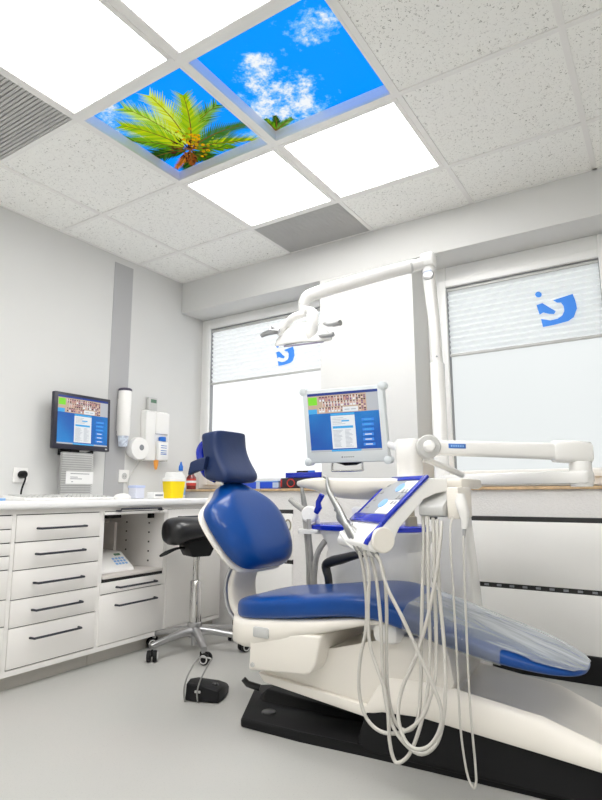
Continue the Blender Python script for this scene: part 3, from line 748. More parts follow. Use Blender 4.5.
bm = NB(); loft(bm, [ring((.30, -.318, ZT+z), (1, 0, 0), (0, 1, 0), a, b_, b_, 28, 5) for z, a, b_ in ((.110, .053, .070), (.128, .053, .070), (.134, .042, .058), (.165, .040, .054), (.170, .034, .048))]); obj('lid', bm, M['paper'], t)
t = thing('squirt_bottle', 'white plastic bottle with blue tip behind the yellow container', 'bottle', (.14, -.10, ZT), 'bottles by the window')
bm = NB(); lathe(bm, (.14, -.095, ZT), (0, 0, 1), [(0, .034), (.006, .036), (.12, .036), (.155, .03), (.172, .013), (.19, .012)], n=20); obj('body', bm, M['paper'], t)
bm = NB(); lathe(bm, (.14, -.095, ZT+.19), (0, 0, 1), [(0, .016), (.03, .016), (.05, .008), (.065, .005)], n=14); obj('tip', bm, M['bluecap'], t)['label'] = 'blue tip'
bm = NB(); lathe(bm, (.14, -.095, ZT+.02), (0, 0, 1), [(0, .0365), (.05, .0365)], n=20); obj('label_band', bm, M['skyblue'], t)
t = thing('medicine_bottle', 'dark red bottle with white and red label by the headrest strap', 'bottle', (.14, .06, .899), 'bottles by the window')
bm = NB(); lathe(bm, (.125, .03, .899), (0, 0, 1), [(0, .034), (.004, .036), (.085, .036), (.105, .02), (.12, .018)], n=20); obj('body', bm, M['amber'], t)
bm = NB(); lathe(bm, (.125, .03, .925), (0, 0, 1), [(0, .0366), (.05, .0366)], n=20); obj('paper_label', bm, M['red'], t)
bm = NB(); lathe(bm, (.125, .03, .945), (0, 0, 1), [(0, .0370), (.016, .0370)], n=20); obj('label_stripe', bm, M['paper'], t)
bm = NB(); lathe(bm, (.125, .03, 1.017), (0, 0, 1), [(0, .022), (.022, .022), (.024, .019)], n=18); obj('cap', bm, M['paper'], t)
bm = NB(); box(bm, .30, .40, -1.62, -1.515, ZT, ZT+.012, .003); tag(obj('notebook', bm, M['skyblue']), 'blue edged pad on the worktop at the photo left border', 'pad')

# ------------------------------------------------------------------ items on the window sill
ZS = .8985
t = thing('flat_box', 'long flat blue box with a grey tape strap on the sill', 'box', (.77, .09, ZS), 'blue boxes on the sill')
bm = NB(); box(bm, .585, .925, .0, .16, ZS, ZS+.046, .003); obj('box', bm, M['cardblue'], t)
bm = NB(); box(bm, .745, .775, -.001, .161, ZS-.0, ZS+.0475); box(bm, .88, .927, -.001, .10, ZS+.006, ZS+.040); obj('tape', bm, mat('blue_grey_tape', (.45, .55, .75), .4), t)
bm = NB(); box(bm, .58, .93, -.003, .163, ZS+.044, ZS+.050, .002); obj('lid', bm, M['skyblue'], t)
t = thing('instrument_box', 'small dark red and black box on the sill beside the blue box', 'box', (.99, .08, ZS))
bm = NB(); box(bm, .945, 1.25, .0, .14, ZS, ZS+.066, .003); obj('box', bm, mat('black_card', (.03, .025, .03), .5), t)
bm = NB(); box(bm, .944, .955, -.002, .10, ZS+.01, ZS+.058); tube(bm, [(1.025+.028*math.cos(k*PI/8), -.002, ZS+.034+.024*math.sin(k*PI/8)) for k in range(17)], .004, n=6); obj('red_mark', bm, M['red'], t)
t = thing('flat_box', 'deep blue box stacked on the dark box, left of the screen', 'box', (1.1, .08, ZS+.066), 'blue boxes on the sill')
bm = NB(); box(bm, .985, 1.25, -.005, .15, ZS+.0665, ZS+.100, .003); obj('box', bm, M['blue'], t)
t = thing('pen', 'dark pen with a blue end lying on the stacked blue box', 'pen', (1.1, .05, ZS+.1), None)
bm = NB(); tube(bm, [(1.045, .04, ZS+.107), (1.13, .045, ZS+.107)], .006, n=8); obj('barrel', bm, M['black'], t)
bm = NB(); tube(bm, [(1.13, .045, ZS+.107), (1.175, .048, ZS+.107)], .0065, n=8); obj('cap', bm, M['bluecap'], t)
t = thing('pull_cord', 'thin cord with a small knob hanging from the sill edge', 'cord', (.78, -.02, .88))
bm = NB(); tube(bm, [(.745, -.021, .897), (.765, -.024, .86), (.772, -.024, .845)], .002, n=6); tube(bm, [(.80, -.021, .897), (.778, -.024, .86), (.772, -.024, .845)], .002, n=6); obj('string', bm, M['ink'], t)
bm = NB(); tube(bm, [(.772, -.024, .848), (.772, -.024, .822)], [.004, .007], n=8); obj('knob', bm, M['ink'], t)

# ------------------------------------------------------------------ saddle stool
SX, SY = .745, -.56
t = thing('saddle_stool', 'black saddle stool on a chrome five-arm base with castors', 'stool', (SX, SY, 0))
# saddle seat: rounded roll across, dipping in the middle, seen end-on
bm = NB()
ux = V((.93, -.36, 0)).normalized(); uy = V((.36, .93, 0)).normalized()
secs = []
for s, wd, zt, zb, out in ((-.175, .04, .690, .625, 0), (-.165, .085, .722, .592, 0), (-.13, .112, .738, .575, 0), (-.06, .114, .738, .590, 0), (.02, .112, .732, .605, 0), (.10, .125, .738, .612, 0), (.16, .135, .742, .618, 0), (.195, .11, .730, .63, 0), (.21, .05, .71, .655, 0)):
    c = V((SX-.01, SY-.02, (zt+zb)/2))+uy*s
    secs.append(ring(c, ux, V((0, 0, 1)), wd, (zt-zb)/2, (zt-zb)/2, 28, 2.3))
loft(bm, secs); obj('seat', bm, M['softblack'], t, smooth=60, sub=1)
bm = NB(); prism(bm, [(-.085, .62), (.085, .62), (.08, .56), (.055, .515), (-.055, .515), (-.08, .56)], 'x', -.07, .07, .008)
for v in bm.verts: v.co = V((SX, SY, 0))+ux*v.co.x+uy*v.co.y+V((0, 0, v.co.z))
obj('seat_mount', bm, M['black'], t)
bm = NB(); tube(bm, [V((SX, SY, .56))+uy*(-.07), V((SX, SY, .565))+uy*(-.13)+ux*.02, V((SX, SY, .545))+uy*(-.20)+ux*.03, V((SX, SY, .53))+uy*(-.235)+ux*.03], [.008, .012, .018, .009], n=10, smooth=5, flat=.6); obj('lever', bm, M['black'], t)
bm = NB(); lathe(bm, (SX, SY, .12), (0, 0, 1), [(0, .030), (.0, .034), (.255, .032), (.26, .028)], n=24); obj('column_sleeve', bm, M['chrome'], t)
bm = NB(); lathe(bm, (SX, SY, .375), (0, 0, 1), [(0, .019), (.16, .019)], n=20); obj('gas_column', bm, M['chrome'], t)
bm = NB(); lathe(bm, (SX, SY, .075), (0, 0, 1), [(0, .028), (.0, .036), (.055, .042), (.075, .040), (.08, .034)], n=24); lathe(bm, (SX, SY, .03), (0, 0, 1), [(0, .016), (.05, .018)], n=14); obj('hub', bm, M['brushed'], t)
for px_, py_ in ((.70, -.845), (.978, -.735), (1.012, -.431), (.51, -.645), (.80, -.29)):
    a = math.atan2(py_-SY, px_-SX); d = V((math.cos(a), math.sin(a), 0)); k_ = .90 if px_ < .6 else 1.; tip = V((SX, SY, 0))+d*.275*k_
    bm = NB(); w_ = V((-d.y, d.x, 0)); secs = []
    for k, (rr, z, hw, hh) in enumerate(((.02, .108, .024, .026), (.10, .106, .021, .019), (.20, .092, .017, .015), (.27, .080, .017, .014), (.290, .077, .014, .011))):
        secs.append(ring(V((SX, SY, z))+d*rr*k_, w_, V((0, 0, 1)), hw, hh, hh, 16, 3))
    loft(bm, secs); tube(bm, [tip+V((0, 0, .085)), tip+V((0, 0, .055))], .012, n=12)
    lg = obj('base_arm', bm, M['brushed'], t)
    ca = a+random.uniform(.6, 1.5); cd = V((math.cos(ca), math.sin(ca), 0)); cw = V((-cd.y, cd.x, 0))
    bm = NB()
    for sg in (-1, 1):
        lathe(bm, tip+cd*.012+cw*sg*.006+V((0, 0, .029)), cw*sg, [(0, .027), (.006, .029), (.018, .028), (.021, .024)], n=20)
    obox(bm, tip+cd*.004+V((0, 0, .045)), cd, cw, V((0, 0, 1)), .05, .014, .034, .006)
    cs = obj('caster', bm, M['black'], t)
    bm = NB()
    for sg in (-1, 1):
        c = tip+cd*.012+cw*sg*.0275+V((0, 0, .029))
        tube(bm, [c+(cd*math.cos(k*PI/10)+V((0, 0, 1))*math.sin(k*PI/10))*.019 for k in range(21)], .0035, n=6)
    obj('wheel_rim', bm, M['lightgrey'], cs)

# ------------------------------------------------------------------ foot pedal
t = thing('foot_control', 'black foot pedal with a wire carrying loop on the floor', 'foot control', (1.33, -1.09, 0))
bm = NB()
A = V((1.26, -1.165, 0)); B = V((1.405, -1.115, 0)); d = (B-A).normalized(); n_ = V((-d.y, d.x, 0))
def PL(u, v, z): return A+d*u+n_*v+V((0, 0, z))
secs = []
secs = [[PL(0, 0, .004), PL(.152, 0, .004), PL(.150, .006, .050), PL(.075, .01, .064), PL(.002, .008, .070)],
        [PL(-.004, .06, .004), PL(.156, .06, .004), PL(.150, .06, .050), PL(.085, .055, .068), PL(.000, .05, .078)],
        [PL(.002, .13, .004), PL(.15, .13, .004), PL(.14, .125, .036), PL(.08, .12, .058), PL(.008, .11, .066)],
        [PL(.04, .20, .004), PL(.125, .205, .004), PL(.115, .20, .022), PL(.08, .19, .034), PL(.045, .185, .036)]]
loft(bm, secs); obj('body', bm, M['black'], t, smooth=30, bevel=.006)
bm = NB(); lathe(bm, PL(.115, .055, .056), (0, 0, 1), [(0, .014), (.008, .013), (.012, .008)], n=14); obj('button', bm, M['softblack'], t)
bm = NB(); obox(bm, PL(.062, -.008, .045), d, n_, V((0, 0, 1)), .026, .006, .010, .002); obj('latch', bm, M['lightgrey'], t)
bm = NB(); tube(bm, [PL(.012, -.02, .006), PL(.004, -.016, .05), PL(.010, -.0, .10), PL(.03, .03, .150), PL(.045, .045, .167), PL(.075, .045, .168), PL(.098, .045, .164), PL(.095, .03, .150), PL(.075, 0, .10), PL(.064, -.016, .05), PL(.070, -.02, .006)], .0034, n=8, smooth=6)
obj('carrying_loop', bm, M['silver'], t)['label'] = 'chrome wire loop'

# ------------------------------------------------------------------ dental chair (long axis along x, centre line y = -1.05)
YC = -1.045
chair = thing('dental_chair', 'blue leather dental chair on a cream body and black floor base', 'dental chair', (2.1, YC, 0))

# black floor base
bm = NB()
plan = [(1.448, -.915), (1.630, -1.250), (1.887, -1.236), (2.112, -1.215), (2.35, -1.198), (2.66, -1.180), (3.3, -1.15), (3.3, -.88), (2.3, -.83), (1.60, -.80)]
prism(bm, plan, 'z', 0, .034, .010)
obj('base_plate', bm, M['black'], chair, smooth=35)
bm = NB()
secs = []
for x, y0, y1, z in ((2.10, -1.202, -.86, .05), (2.14, -1.206, -.86, .150), (2.31, -1.200, -.86, .162), (2.60, -1.185, -.87, .140), (2.86, -1.175, -.88, .118), (3.3, -1.15, -.9, .06)):
    secs.append([V((x, y0-.012, .015)), V((x, y0, z)), V((x, y1, z)), V((x, y1+.012, .015))])
loft(bm, secs); obj('base_block', bm, M['black'], chair, smooth=30, bevel=.012)
bm = NB()
secs = []
for x, y0, y1, z in ((1.56, -1.02, -.95, .045), (1.60, -1.04, -.93, .075), (1.80, -1.03, -.92, .060), (2.12, -1.02, -.90, .040)):
    secs.append([V((x, y0-.03, .03)), V((x, y0, z)), V((x, y1, z)), V((x, y1+.03, .03))])
loft(bm, secs); obj('base_ridge', bm, M['black'], chair, smooth=30, bevel=.012)
bm = NB()
for p in ((1.69, -1.15), (1.60, -.87)): lathe(bm, (p[0], p[1], .03), (0, 0, 1), [(0, .030), (.009, .027), (.012, .015)], n=16)
tube(bm, [(1.56, -1.035, .07), (1.515, -1.06, .085), (1.50, -1.07, .105)], [.014, .013, .011], n=10)
obj('floor_bolt', bm, M['softblack'], chair)

# cream lower body on the base
bm = NB()
XS = [2.128, 2.196, 2.33, 2.48, 2.696, 2.85, 3.05, 3.3]
ZT_ = [.160, .258, .268, .248, .222, .176, .125, .06]
ZB_ = [.130, .148, .158, .146, .130, .117, .09, .04]
FAR = [.20, .275, .270, .252, .226, .165, .115, .06]
secs = []
for x, zt, zb, zf in zip(XS, ZT_, ZB_, FAR):
    yn, yf = -1.210, -.845
    secs.append([V((x, yn+.004, zb)), V((x, yn, zb+.01)), V((x, yn+.012, zt-.016)), V((x, yn+.035, zt)), V((x, yn+.10, zt-.020)), V((x, -1.05, (zt+zf)/2-.040)), V((x, yf-.07, zf-.022)), V((x, yf-.02, zf)), V((x, yf, zf-.015)), V((x, yf, zb))])
loft(bm, secs); obj('base_cover', bm, M['cream'], chair, smooth=50)

# lifting arm between base and seat
bm = NB(); prism(bm, [(1.69, .185), (1.72, .27), (2.00, .318), (2.16, .350), (2.22, .395), (2.42, .395), (2.44, .27), (2.38, .17), (2.30, .140)], 'y', -1.185, -.87, .012); obj('lift_arm', bm, M['cream'], chair)
bm = NB(); prism(bm, [(1.70, .158), (2.30, .100), (2.32, .140), (1.67, .190)], 'y', -1.200, -.86, .006); obj('lift_arm_lower', bm, M['cream'], chair)
bm = NB(); box(bm, 2.36, 2.42, -1.10, -.88, .20, .39, .012); box(bm, 2.17, 2.27, -1.23, -.85, .365, .44, .03); obj('legrest_link', bm, M['white'], chair)

# skirt plate and seat shell
bm = NB()
prism(bm, [(1.694, .330), (1.672, .222), (1.678, .213), (1.915, .232), (1.950, .243), (1.970, .270), (1.995, .375), (1.69, .36)], 'y', -1.262, -.83, .010, seg=3); obj('skirt_panel', bm, M['cream'], chair)
bm = NB(); lathe(bm, (1.695, -1.262, .235), (0, -1, 0), [(0, .009), (.004, .008)], n=12); obj('skirt_screw', bm, M['lightgrey'], chair)
bm = NB(); secs = []
for x, hw, zt, zb in ((1.500, .07, .37, .33), (1.520, .12, .395, .30), (1.57, .185, .40, .275), (1.63, .213, .40, .275), (1.70, .22, .41, .280), (1.82, .22, .415, .318), (1.98, .215, .43, .370), (2.14, .205, .45, .415), (2.22, .19, .45, .43)):
    secs.append(ring((x, YC, (zt+zb)/2), (0, 1, 0), (0, 0, 1), hw, (zt-zb)/2, (zt-zb)/2, 32, 4.5))
loft(bm, secs); obj('seat_shell', bm, M['cream'], chair, smooth=60)
bm = NB(); box(bm, 1.700, 1.772, -1.2735, -1.255, .336, .374, .008); obj('switch_plate', bm, M['lightgrey'], chair)

# one continuous seat and legrest cushion
SEAT = [(1.530, .05, .430, .388), (1.540, .10, .443, .380), (1.57, .165, .456, .374), (1.63, .205, .470, .376), (1.70, .218, .480, .384), (1.80, .22, .490, .396), (1.90, .22, .502, .408), (2.00, .22, .517, .424), (2.08, .22, .527, .435), (2.15, .22, .530, .438), (2.22, .218, .525, .432), (2.30, .215, .507, .413), (2.40, .212, .478, .388), (2.50, .208, .448, .368), (2.60, .20, .418, .352), (2.68, .185, .396, .344), (2.74, .160, .378, .338), (2.79, .115, .360, .335), (2.815, .06, .348, .336)]
def seat_rings(grow=0., xs=None, n=40):
    out = []
    for x, hw, zt, zb in SEAT:
        if xs and not (xs[0] <= x <= xs[1]): continue
        zm = zb+(zt-zb)*.45
        rg = ring((x, YC, zm), (0, 1, 0), (0, 0, 1), hw+grow, zt-zm+grow, zm-zb+grow, n, 3.6)
        # gently dished top
        for p in rg:
            if p.z > zm:
                q = abs(p.y-YC)/hw
                p.z += .010*(q*q-.5)*min(1, hw/.2)*(1 if x < 2.3 else .2) - (.0 if x < 2.3 else .006*q*q)
        out.append(rg)
    return out
bm = NB(); loft(bm, seat_rings()); obj('seat_cushion', bm, M['blueleather'], chair, smooth=70, sub=2)
# clear film over the foot end
bm = NB(); rs = seat_rings(.004, (2.29, 2.83)); rings_ = loft(bm, rs)
dele = []
for f in bm.faces:
    c = f.calc_center_median()
    lim = .30 if c.x < 2.62 else .352+ .02*math.sin((c.x-2.6)*20)
    if c.x < 2.54:
        # the side covered, the underside open
        if c.z < .348+(2.62-c.x)*.20: dele.append(f)
    elif c.z < min(.362+(c.x-2.54)*.38, .402-(c.x-2.62)*.28): dele.append(f)
    if len(f.verts) > 6 and f not in dele: dele.append(f)
bmesh.ops.delete(bm, geom=dele, context='FACES')
for v in bm.verts:
    v.co += V((0, 0, 1))*random.uniform(-.002, .004)
o = obj('protective_cover', bm, M['film'], chair, smooth=80, sub=2); o['label'] = 'clear plastic cover over the foot end'

# backrest: pad, tapered to the neck, leaning back
BT = V((1.395, 0, .895)); BB = V((1.600, 0, .557)); bd = (BB-BT); bl = bd.length; bd.normalize()
bnorm = V((-bd.z, 0, bd.x))            # faces the sitter: +x and up
def back_secs(grow=0., tf=.060, tb=.045, shift=0., n=36, ex=3.0):
    out = []
    for s, hw, k in ((-.01, .055, .55), (.005, .080, .75), (.032, .105, .9), (.060, .145, 1), (.090, .200, 1), (.122, .235, 1), (.17, .247, 1), (.23, .243, 1), (.29, .230, 1), (.338, .208, .95), (.376, .168, .8), (.392, .11, .55)):
        bow = .020*math.sin(PI*min(1, max(0, s/bl)))          # lumbar curve
        c = BT+bd*s+V((0, YC+max(-.015, (s-.17)*.13), 0))+bnorm*(shift+bow)
        rg = ring(c, (0, 1, 0), bnorm, hw+grow, tf*k+grow, tb*k+grow, n, ex)
        for p in rg:
            q = abs(p.y-YC)/max(hw, .01)
            p -= bnorm*((.085*max(0, q-.62)-.012*q*q-.004)*min(1, hw/.2))   # two soft side ridges
        out.append(rg)
    return out
bm = NB(); loft(bm, back_secs()); back = obj('backrest', bm, M['blueleather'], chair, smooth=75, sub=2)
bm = NB(); loft(bm, back_secs(.004, .004, .022, -.036)); obj('backrest_shell', bm, M['cream'], back, smooth=70, sub=1)
# neck piece and curved support arm
bm = NB(); loft(bm, [ring((1.36, YC, .905), (0, 1, 0), (1, 0, 0), .045, .018, .018, 20, 4), ring((1.40, YC, .87), (0, 1, 0), (.8, 0, .6), .05, .018, .018, 20, 4), ring((1.42, YC, .82), (0, 1, 0), (.8, 0, .6), .05, .018, .018, 20, 4)]); obj('neck_plate', bm, M['white'], back)
bm = NB()
pts = [(1.53, .600), (1.486, .555), (1.462, .500), (1.462, .44), (1.478, .39), (1.51, .355)]
P_ = smooth_path([(a, 0, b_) for a, b_ in pts], 6); secs = []
for i, p in enumerate(P_):
    tg = (P_[min(i+1, len(P_)-1)]-P_[max(i-1, 0)]).normalized(); nv = V((tg.z, 0, -tg.x))
    secs.append(ring((p.x, YC, p.z), (0, 1, 0), nv, .085, .026, .026, 24, 5))
loft(bm, secs); obj('back_arm', bm, M['cream'], chair, smooth=60)
for sg in (-1, 1):
    bm = NB(); tube(bm, [(p.x-.010, YC+sg*.088, p.z) for p in P_], .010, n=8); obj('back_arm_trim', bm, M['brushed'], chair)

# headrest: near upright wedge cushion
HY = -1.056
head = []
prof = [(1.362, 1.145, .30), (1.358, 1.136, .8), (1.362, 1.10, 1.), (1.370, 1.05, 1.), (1.392, 1.0, 1.), (1.410, .96, 1.), (1.404, .930, .8), (1.392, .918, .3)]
bm = NB(); secs = []
for i, (x, z, k) in enumerate(prof):
    tk = (.050, .056, .048, .046, .060, .080, .074, .055)[i]; hw = (.100, .112, .116, .118, .122, .124, .118, .104)[i]
    secs.append(ring((x, HY, z), (0, 1, 0), (1, 0, .12 if i < 4 else -.15), hw, tk, tk, 36, 5))
loft(bm, secs); hd = obj('headrest', bm, M['navyleather'], chair, smooth=65, sub=2)
bm = NB(); tube(bm, [(1.345, -1.13, 1.088), (1.305, -1.13, 1.088), (1.285, -1.13, 1.055), (1.300, -1.13, .998), (1.325, -1.13, .958), (1.37, -1.12, .930)], [.014, .020, .022, .022, .020, .016], n=14, smooth=5)
obj('headrest_bracket', bm, M['blue'], hd)['label'] = 'bright blue bracket'
bm = NB(); secs = [ring((x, -1.19, z), V((.25, 0, 1)).normalized(), V((0, 1, 0)), .030, .012, .012, 16, 5) for x, z in ((1.375, 1.000), (1.340, .994), (1.305, .985), (1.285, .979))]
loft(bm, secs); obj('headrest_strap', bm, M['navyleather'], hd)
bm = NB(); loft(bm, [ring((1.372, YC, .94), (1, 0, 0), (0, 1, 0), .016, .04, .04, 16, 3), ring((1.38, YC, .885), (1, 0, 0), (0, 1, 0), .016, .04, .04, 16, 3)]); obj('headrest_stem', bm, M['chrome'], hd)

# far side armrest
bm = NB(); tube(bm, [(1.745, -.77, .43), (1.742, -.77, .49), (1.730, -.77, .545), (1.765, -.77, .566), (1.81, -.77, .578), (1.88, -.77, .598), (1.97, -.77, .617)], [.016, .017, .020, .023, .022, .018, .012], n=14, smooth=6, flat=1.2)
tube(bm, [(1.728, -.77, .45), (1.735, -.80, .41), (1.75, -.87, .40)], .018, n=10); obj('armrest', bm, M['softblack'], chair)

# ------------------------------------------------------------------ delivery unit: column, swing arm, instrument table
unit = thing('delivery_unit', 'white dental unit column with swing arm and instrument table over the chair', 'dental unit', (2.29, -.60, 0))
bm = NB(); loft(bm, [ring((cx_, -.58, z), (1, 0, 0), (0, 1, 0), hw, .07, .07, 28, 7) for z, cx_, hw in ((0, 2.31, .10), (.35, 2.285, .076), (.50, 2.280, .070), (.70, 2.272, .062), (.895, 2.265, .052), (.90, 2.265, .048))]); obj('column', bm, M['whitemetal'], unit, smooth=50)
bm = NB(); prism(bm, [(2.24, -.66), (2.24, -.52), (2.83, -.735), (2.85, -.78), (2.83, -.825), (2.77, -.825)], 'z', .898, .945, .012); obj('lower_arm', bm, M['whitemetal'], unit)
bm = NB(); lathe(bm, (2.805, -.78, .888), (0, 0, 1), [(0, .036), (.006, .038), (.085, .038), (.09, .036)], n=24); obj('pivot_post', bm, M['whitemetal'], unit)
bm = NB()
P0 = V((2.80, -.78, 1.012)); P1 = V((2.328, -1.045, 1.034)); dv = (P1-P0).normalized(); sv = V((-dv.y, dv.x, 0)).normalized()
secs = []
for s, hh, hw in ((-.048, .030, .02), (-.04, .038, .032), (0, .041, .036), (.05, .041, .036), (.085, .039, .032), (.09, .034, .026)):
    secs.append(ring(P0+dv*s, sv, V((0, 0, 1)), hw, hh, hh, 24, 4))
loft(bm, secs); L_ = (P1-P0).length
loft(bm, [ring(P0+dv*s, sv, V((0, 0, 1)), .027, hh, hh, 24, 4) for s, hh in ((.085, .031), (L_*.5, .029), (L_-.01, .028))])
arm = obj('swing_arm', bm, M['whitemetal'], unit, smooth=50)
# blue name plate on the camera side of the arm
q = P0+dv*(L_-.115)-sv*(-.0285 if sv.y > 0 else .0285)
side = -sv if sv.y > 0 else sv
bm = NB(); obox(bm, P0+dv*(L_-.105)+side*.0275+V((0, 0, .006)), dv, side, V((0, 0, 1)), .062, .003, .017, .001); obj('name_plate', bm, M['bluelabel'], arm)['label'] = 'small blue name plate'
bm = NB()
for k in range(6): obox(bm, P0+dv*(L_-.126+.0082*k)+side*.0293+V((0, 0, .006)), dv, side, V((0, 0, 1)), .0055, .0008, .0065)
obj('plate_lettering', bm, M['skyblue'], arm)
# hub: round joint, knob and vertical post to the table
bm = NB(); lathe(bm, P1+side*-.04, side, [(0, .040), (.005, .043), (.085, .043), (.09, .039)], n=28); obj('joint', bm, M['lightgrey'], unit)
bm = NB(); lathe(bm, P1+side*.05, side, [(0, .022), (.012, .022), (.03, .017), (.033, .012)], n=20); obj('joint_knob', bm, M['white'], unit)
bm = NB(); loft(bm, [ring((2.26, -1.05, z), (1, 0, 0), (0, 1, 0), hw, hw, hw, 28, 3.0) for z, hw in ((.915, .044), (.985, .044), (.987, .046), (1.060, .046), (1.066, .042))]); box(bm, 2.26, 2.33, -1.075, -1.02, 1.0, 1.062, .014); obj('hub_post', bm, M['whitemetal'], unit, smooth=50)
bm = NB(); tube(bm, [(2.30, -1.0, .995), (2.36, -.92, .962), (2.40, -.86, .935)], .012, n=12); obj('cable_tube', bm, M['white'], unit)

# instrument table (boat shaped tray, underside bulging)
bm = NB(); secs = []
for x, yc, hw, zt, zb in ((1.775, -1.05, .018, .912, .900), (1.786, -1.05, .045, .920, .896), (1.84, -1.05, .09, .926, .886), (1.91, -1.05, .115, .930, .872), (1.935, -1.05, .118, .929, .860), (2.00, -1.05, .12, .926, .847), (2.09, -1.05, .12, .924, .843), (2.15, -1.05, .12, .922, .856), (2.22, -1.05, .12, .921, .874), (2.34, -1.05, .12, .919, .880), (2.484, -1.05, .12, .917, .881), (2.490, -1.05, .116, .914, .884)):
    zm = zt-.012
    secs.append(ring((x, yc, zm), (0, 1, 0), (0, 0, 1), hw, zt-zm, zm-zb, 32, 3.2 if x < 2.2 else 6))
loft(bm, secs); obj('instrument_table', bm, M['cream'], unit, smooth=60)

# control panel: wedge sloping towards the camera, blue framed keypad, round joint at the foot
PO = V((2.222, -1.123, .917)); pw = V((.807, -.591, 0)).normalized(); ps = V((-.591, -.807, 0)).normalized()
PW = .229                                       # panel width
def PP(u, v, z): return PO+pw*u+ps*v+V((0, 0, z-.917))
bm = NB()
prof = [(-.075, .9165), (.0, .9165), (.160, .781), (.218, .730), (.228, .712), (.222, .694), (.200, .686), (.165, .690), (.138, .712), (.112, .760), (.066, .802), (.023, .846), (-.03, .866), (-.075, .872)]
A_ = [bm.verts.new(PP(0, v, z)) for v, z in prof]; B_ = [bm.verts.new(PP(PW, v, z)) for v, z in prof]
bm.faces.new(A_[::-1]); bm.faces.new(B_)
for i in range(len(prof)): bm.faces.new((A_[i], A_[(i+1) % len(prof)], B_[(i+1) % len(prof)], B_[i]))
panel = obj('control_panel', bm, M['white'], unit, smooth=35, bevel=.005)
f0 = PP(0, 0, .917); fv = PP(0, .160, .781)-f0; fl = fv.length; fv.normalize(); fx = pw; fn = fx.cross(fv); fn = fn if fn.z > 0 else -fn
W_ = PW
def onp(u, v, lift=0.): return f0+fx*(u*W_)+fv*(v*fl)+fn*lift
def slab(bm, u0, u1, v0, v1, h, lift=0., bev=.001): obox(bm, onp((u0+u1)/2, (v0+v1)/2, lift+h/2), fx, fv, fn, (u1-u0)*W_, (v1-v0)*fl, h, bev)
bm = NB(); slab(bm, .0, 1.0, -.02, .07, .008); slab(bm, -.01, 1.0, .90, 1.07, .010, 0, .002); slab(bm, .92, 1.02, -.02, 1.07, .010, 0, .002); slab(bm, -.01, .03, .0, 1., .007)
tube(bm, [onp(.975, .98, .004), PP(PW*.975, .190, .756), PP(PW*.975, .222, .728), PP(PW*.975, .232, .712)], .008, n=8, smooth=4)
obj('blue_trim', bm, M['blue'], panel)
bm = NB(); slab(bm, .03, .92, .07, .90, .004); obj('keypad_plate', bm, mat('keypad_grey', (.36, .37, .39), .4, var=.03), panel)
bm = NB(); slab(bm, .56, .90, .10, .36, .0055); slab(bm, .50, .88, .56, .86, .0055); obj('key_field', bm, M['paper'], panel)
bm = NB()
for u, v in ((.56, .26), (.50, .64)): lathe(bm, onp(u, v, .004), fn, [(0, .021), (.004, .0205), (.005, .015)], n=16)
obj('round_key', bm, M['skyblue'], panel)
bm = NB()
for i in range(2):
    for j in range(3): slab(bm, .70+.09*i, .76+.09*i, .30+.14*j, .38+.14*j, .007)
for j in range(4): slab(bm, .10, .17, .16+.18*j, .22+.18*j, .006)
obj('small_key', bm, M['midgrey'], panel)
bm = NB(); lathe(bm, PP(PW-.004, .176, .724), pw, [(0, .040), (.010, .040), (.014, .036)], n=32); obj('joint_disc', bm, M['cream'], panel)
# hose block under the right end of the table
bm = NB(); prism(bm, [(-1.275, .826), (-1.275, .796), (-1.22, .790), (-1.15, .80), (-1.10, .885), (-1.16, .885)], 'x', 2.375, 2.458, .006); obj('hose_block', bm, M['lightgrey'], unit)
bm = NB(); box(bm, 2.460, 2.500, -1.245, -1.10, .785, .886, .006); obj('holder_plate', bm, M['cream'], unit)

# instrument holders: claws under the panel front
bm = NB()
tube(bm, [(2.110, -1.31, .735), (2.160, -1.34, .705), (2.215, -1.37, .688), (2.275, -1.40, .680)], [.010, .016, .018, .012], n=12, smooth=4, flat=.8)
tube(bm, [(2.16, -1.30, .76), (2.20, -1.33, .735), (2.24, -1.36, .71)], .014, n=10)
obj('instrument_holder', bm, M['white'], unit)

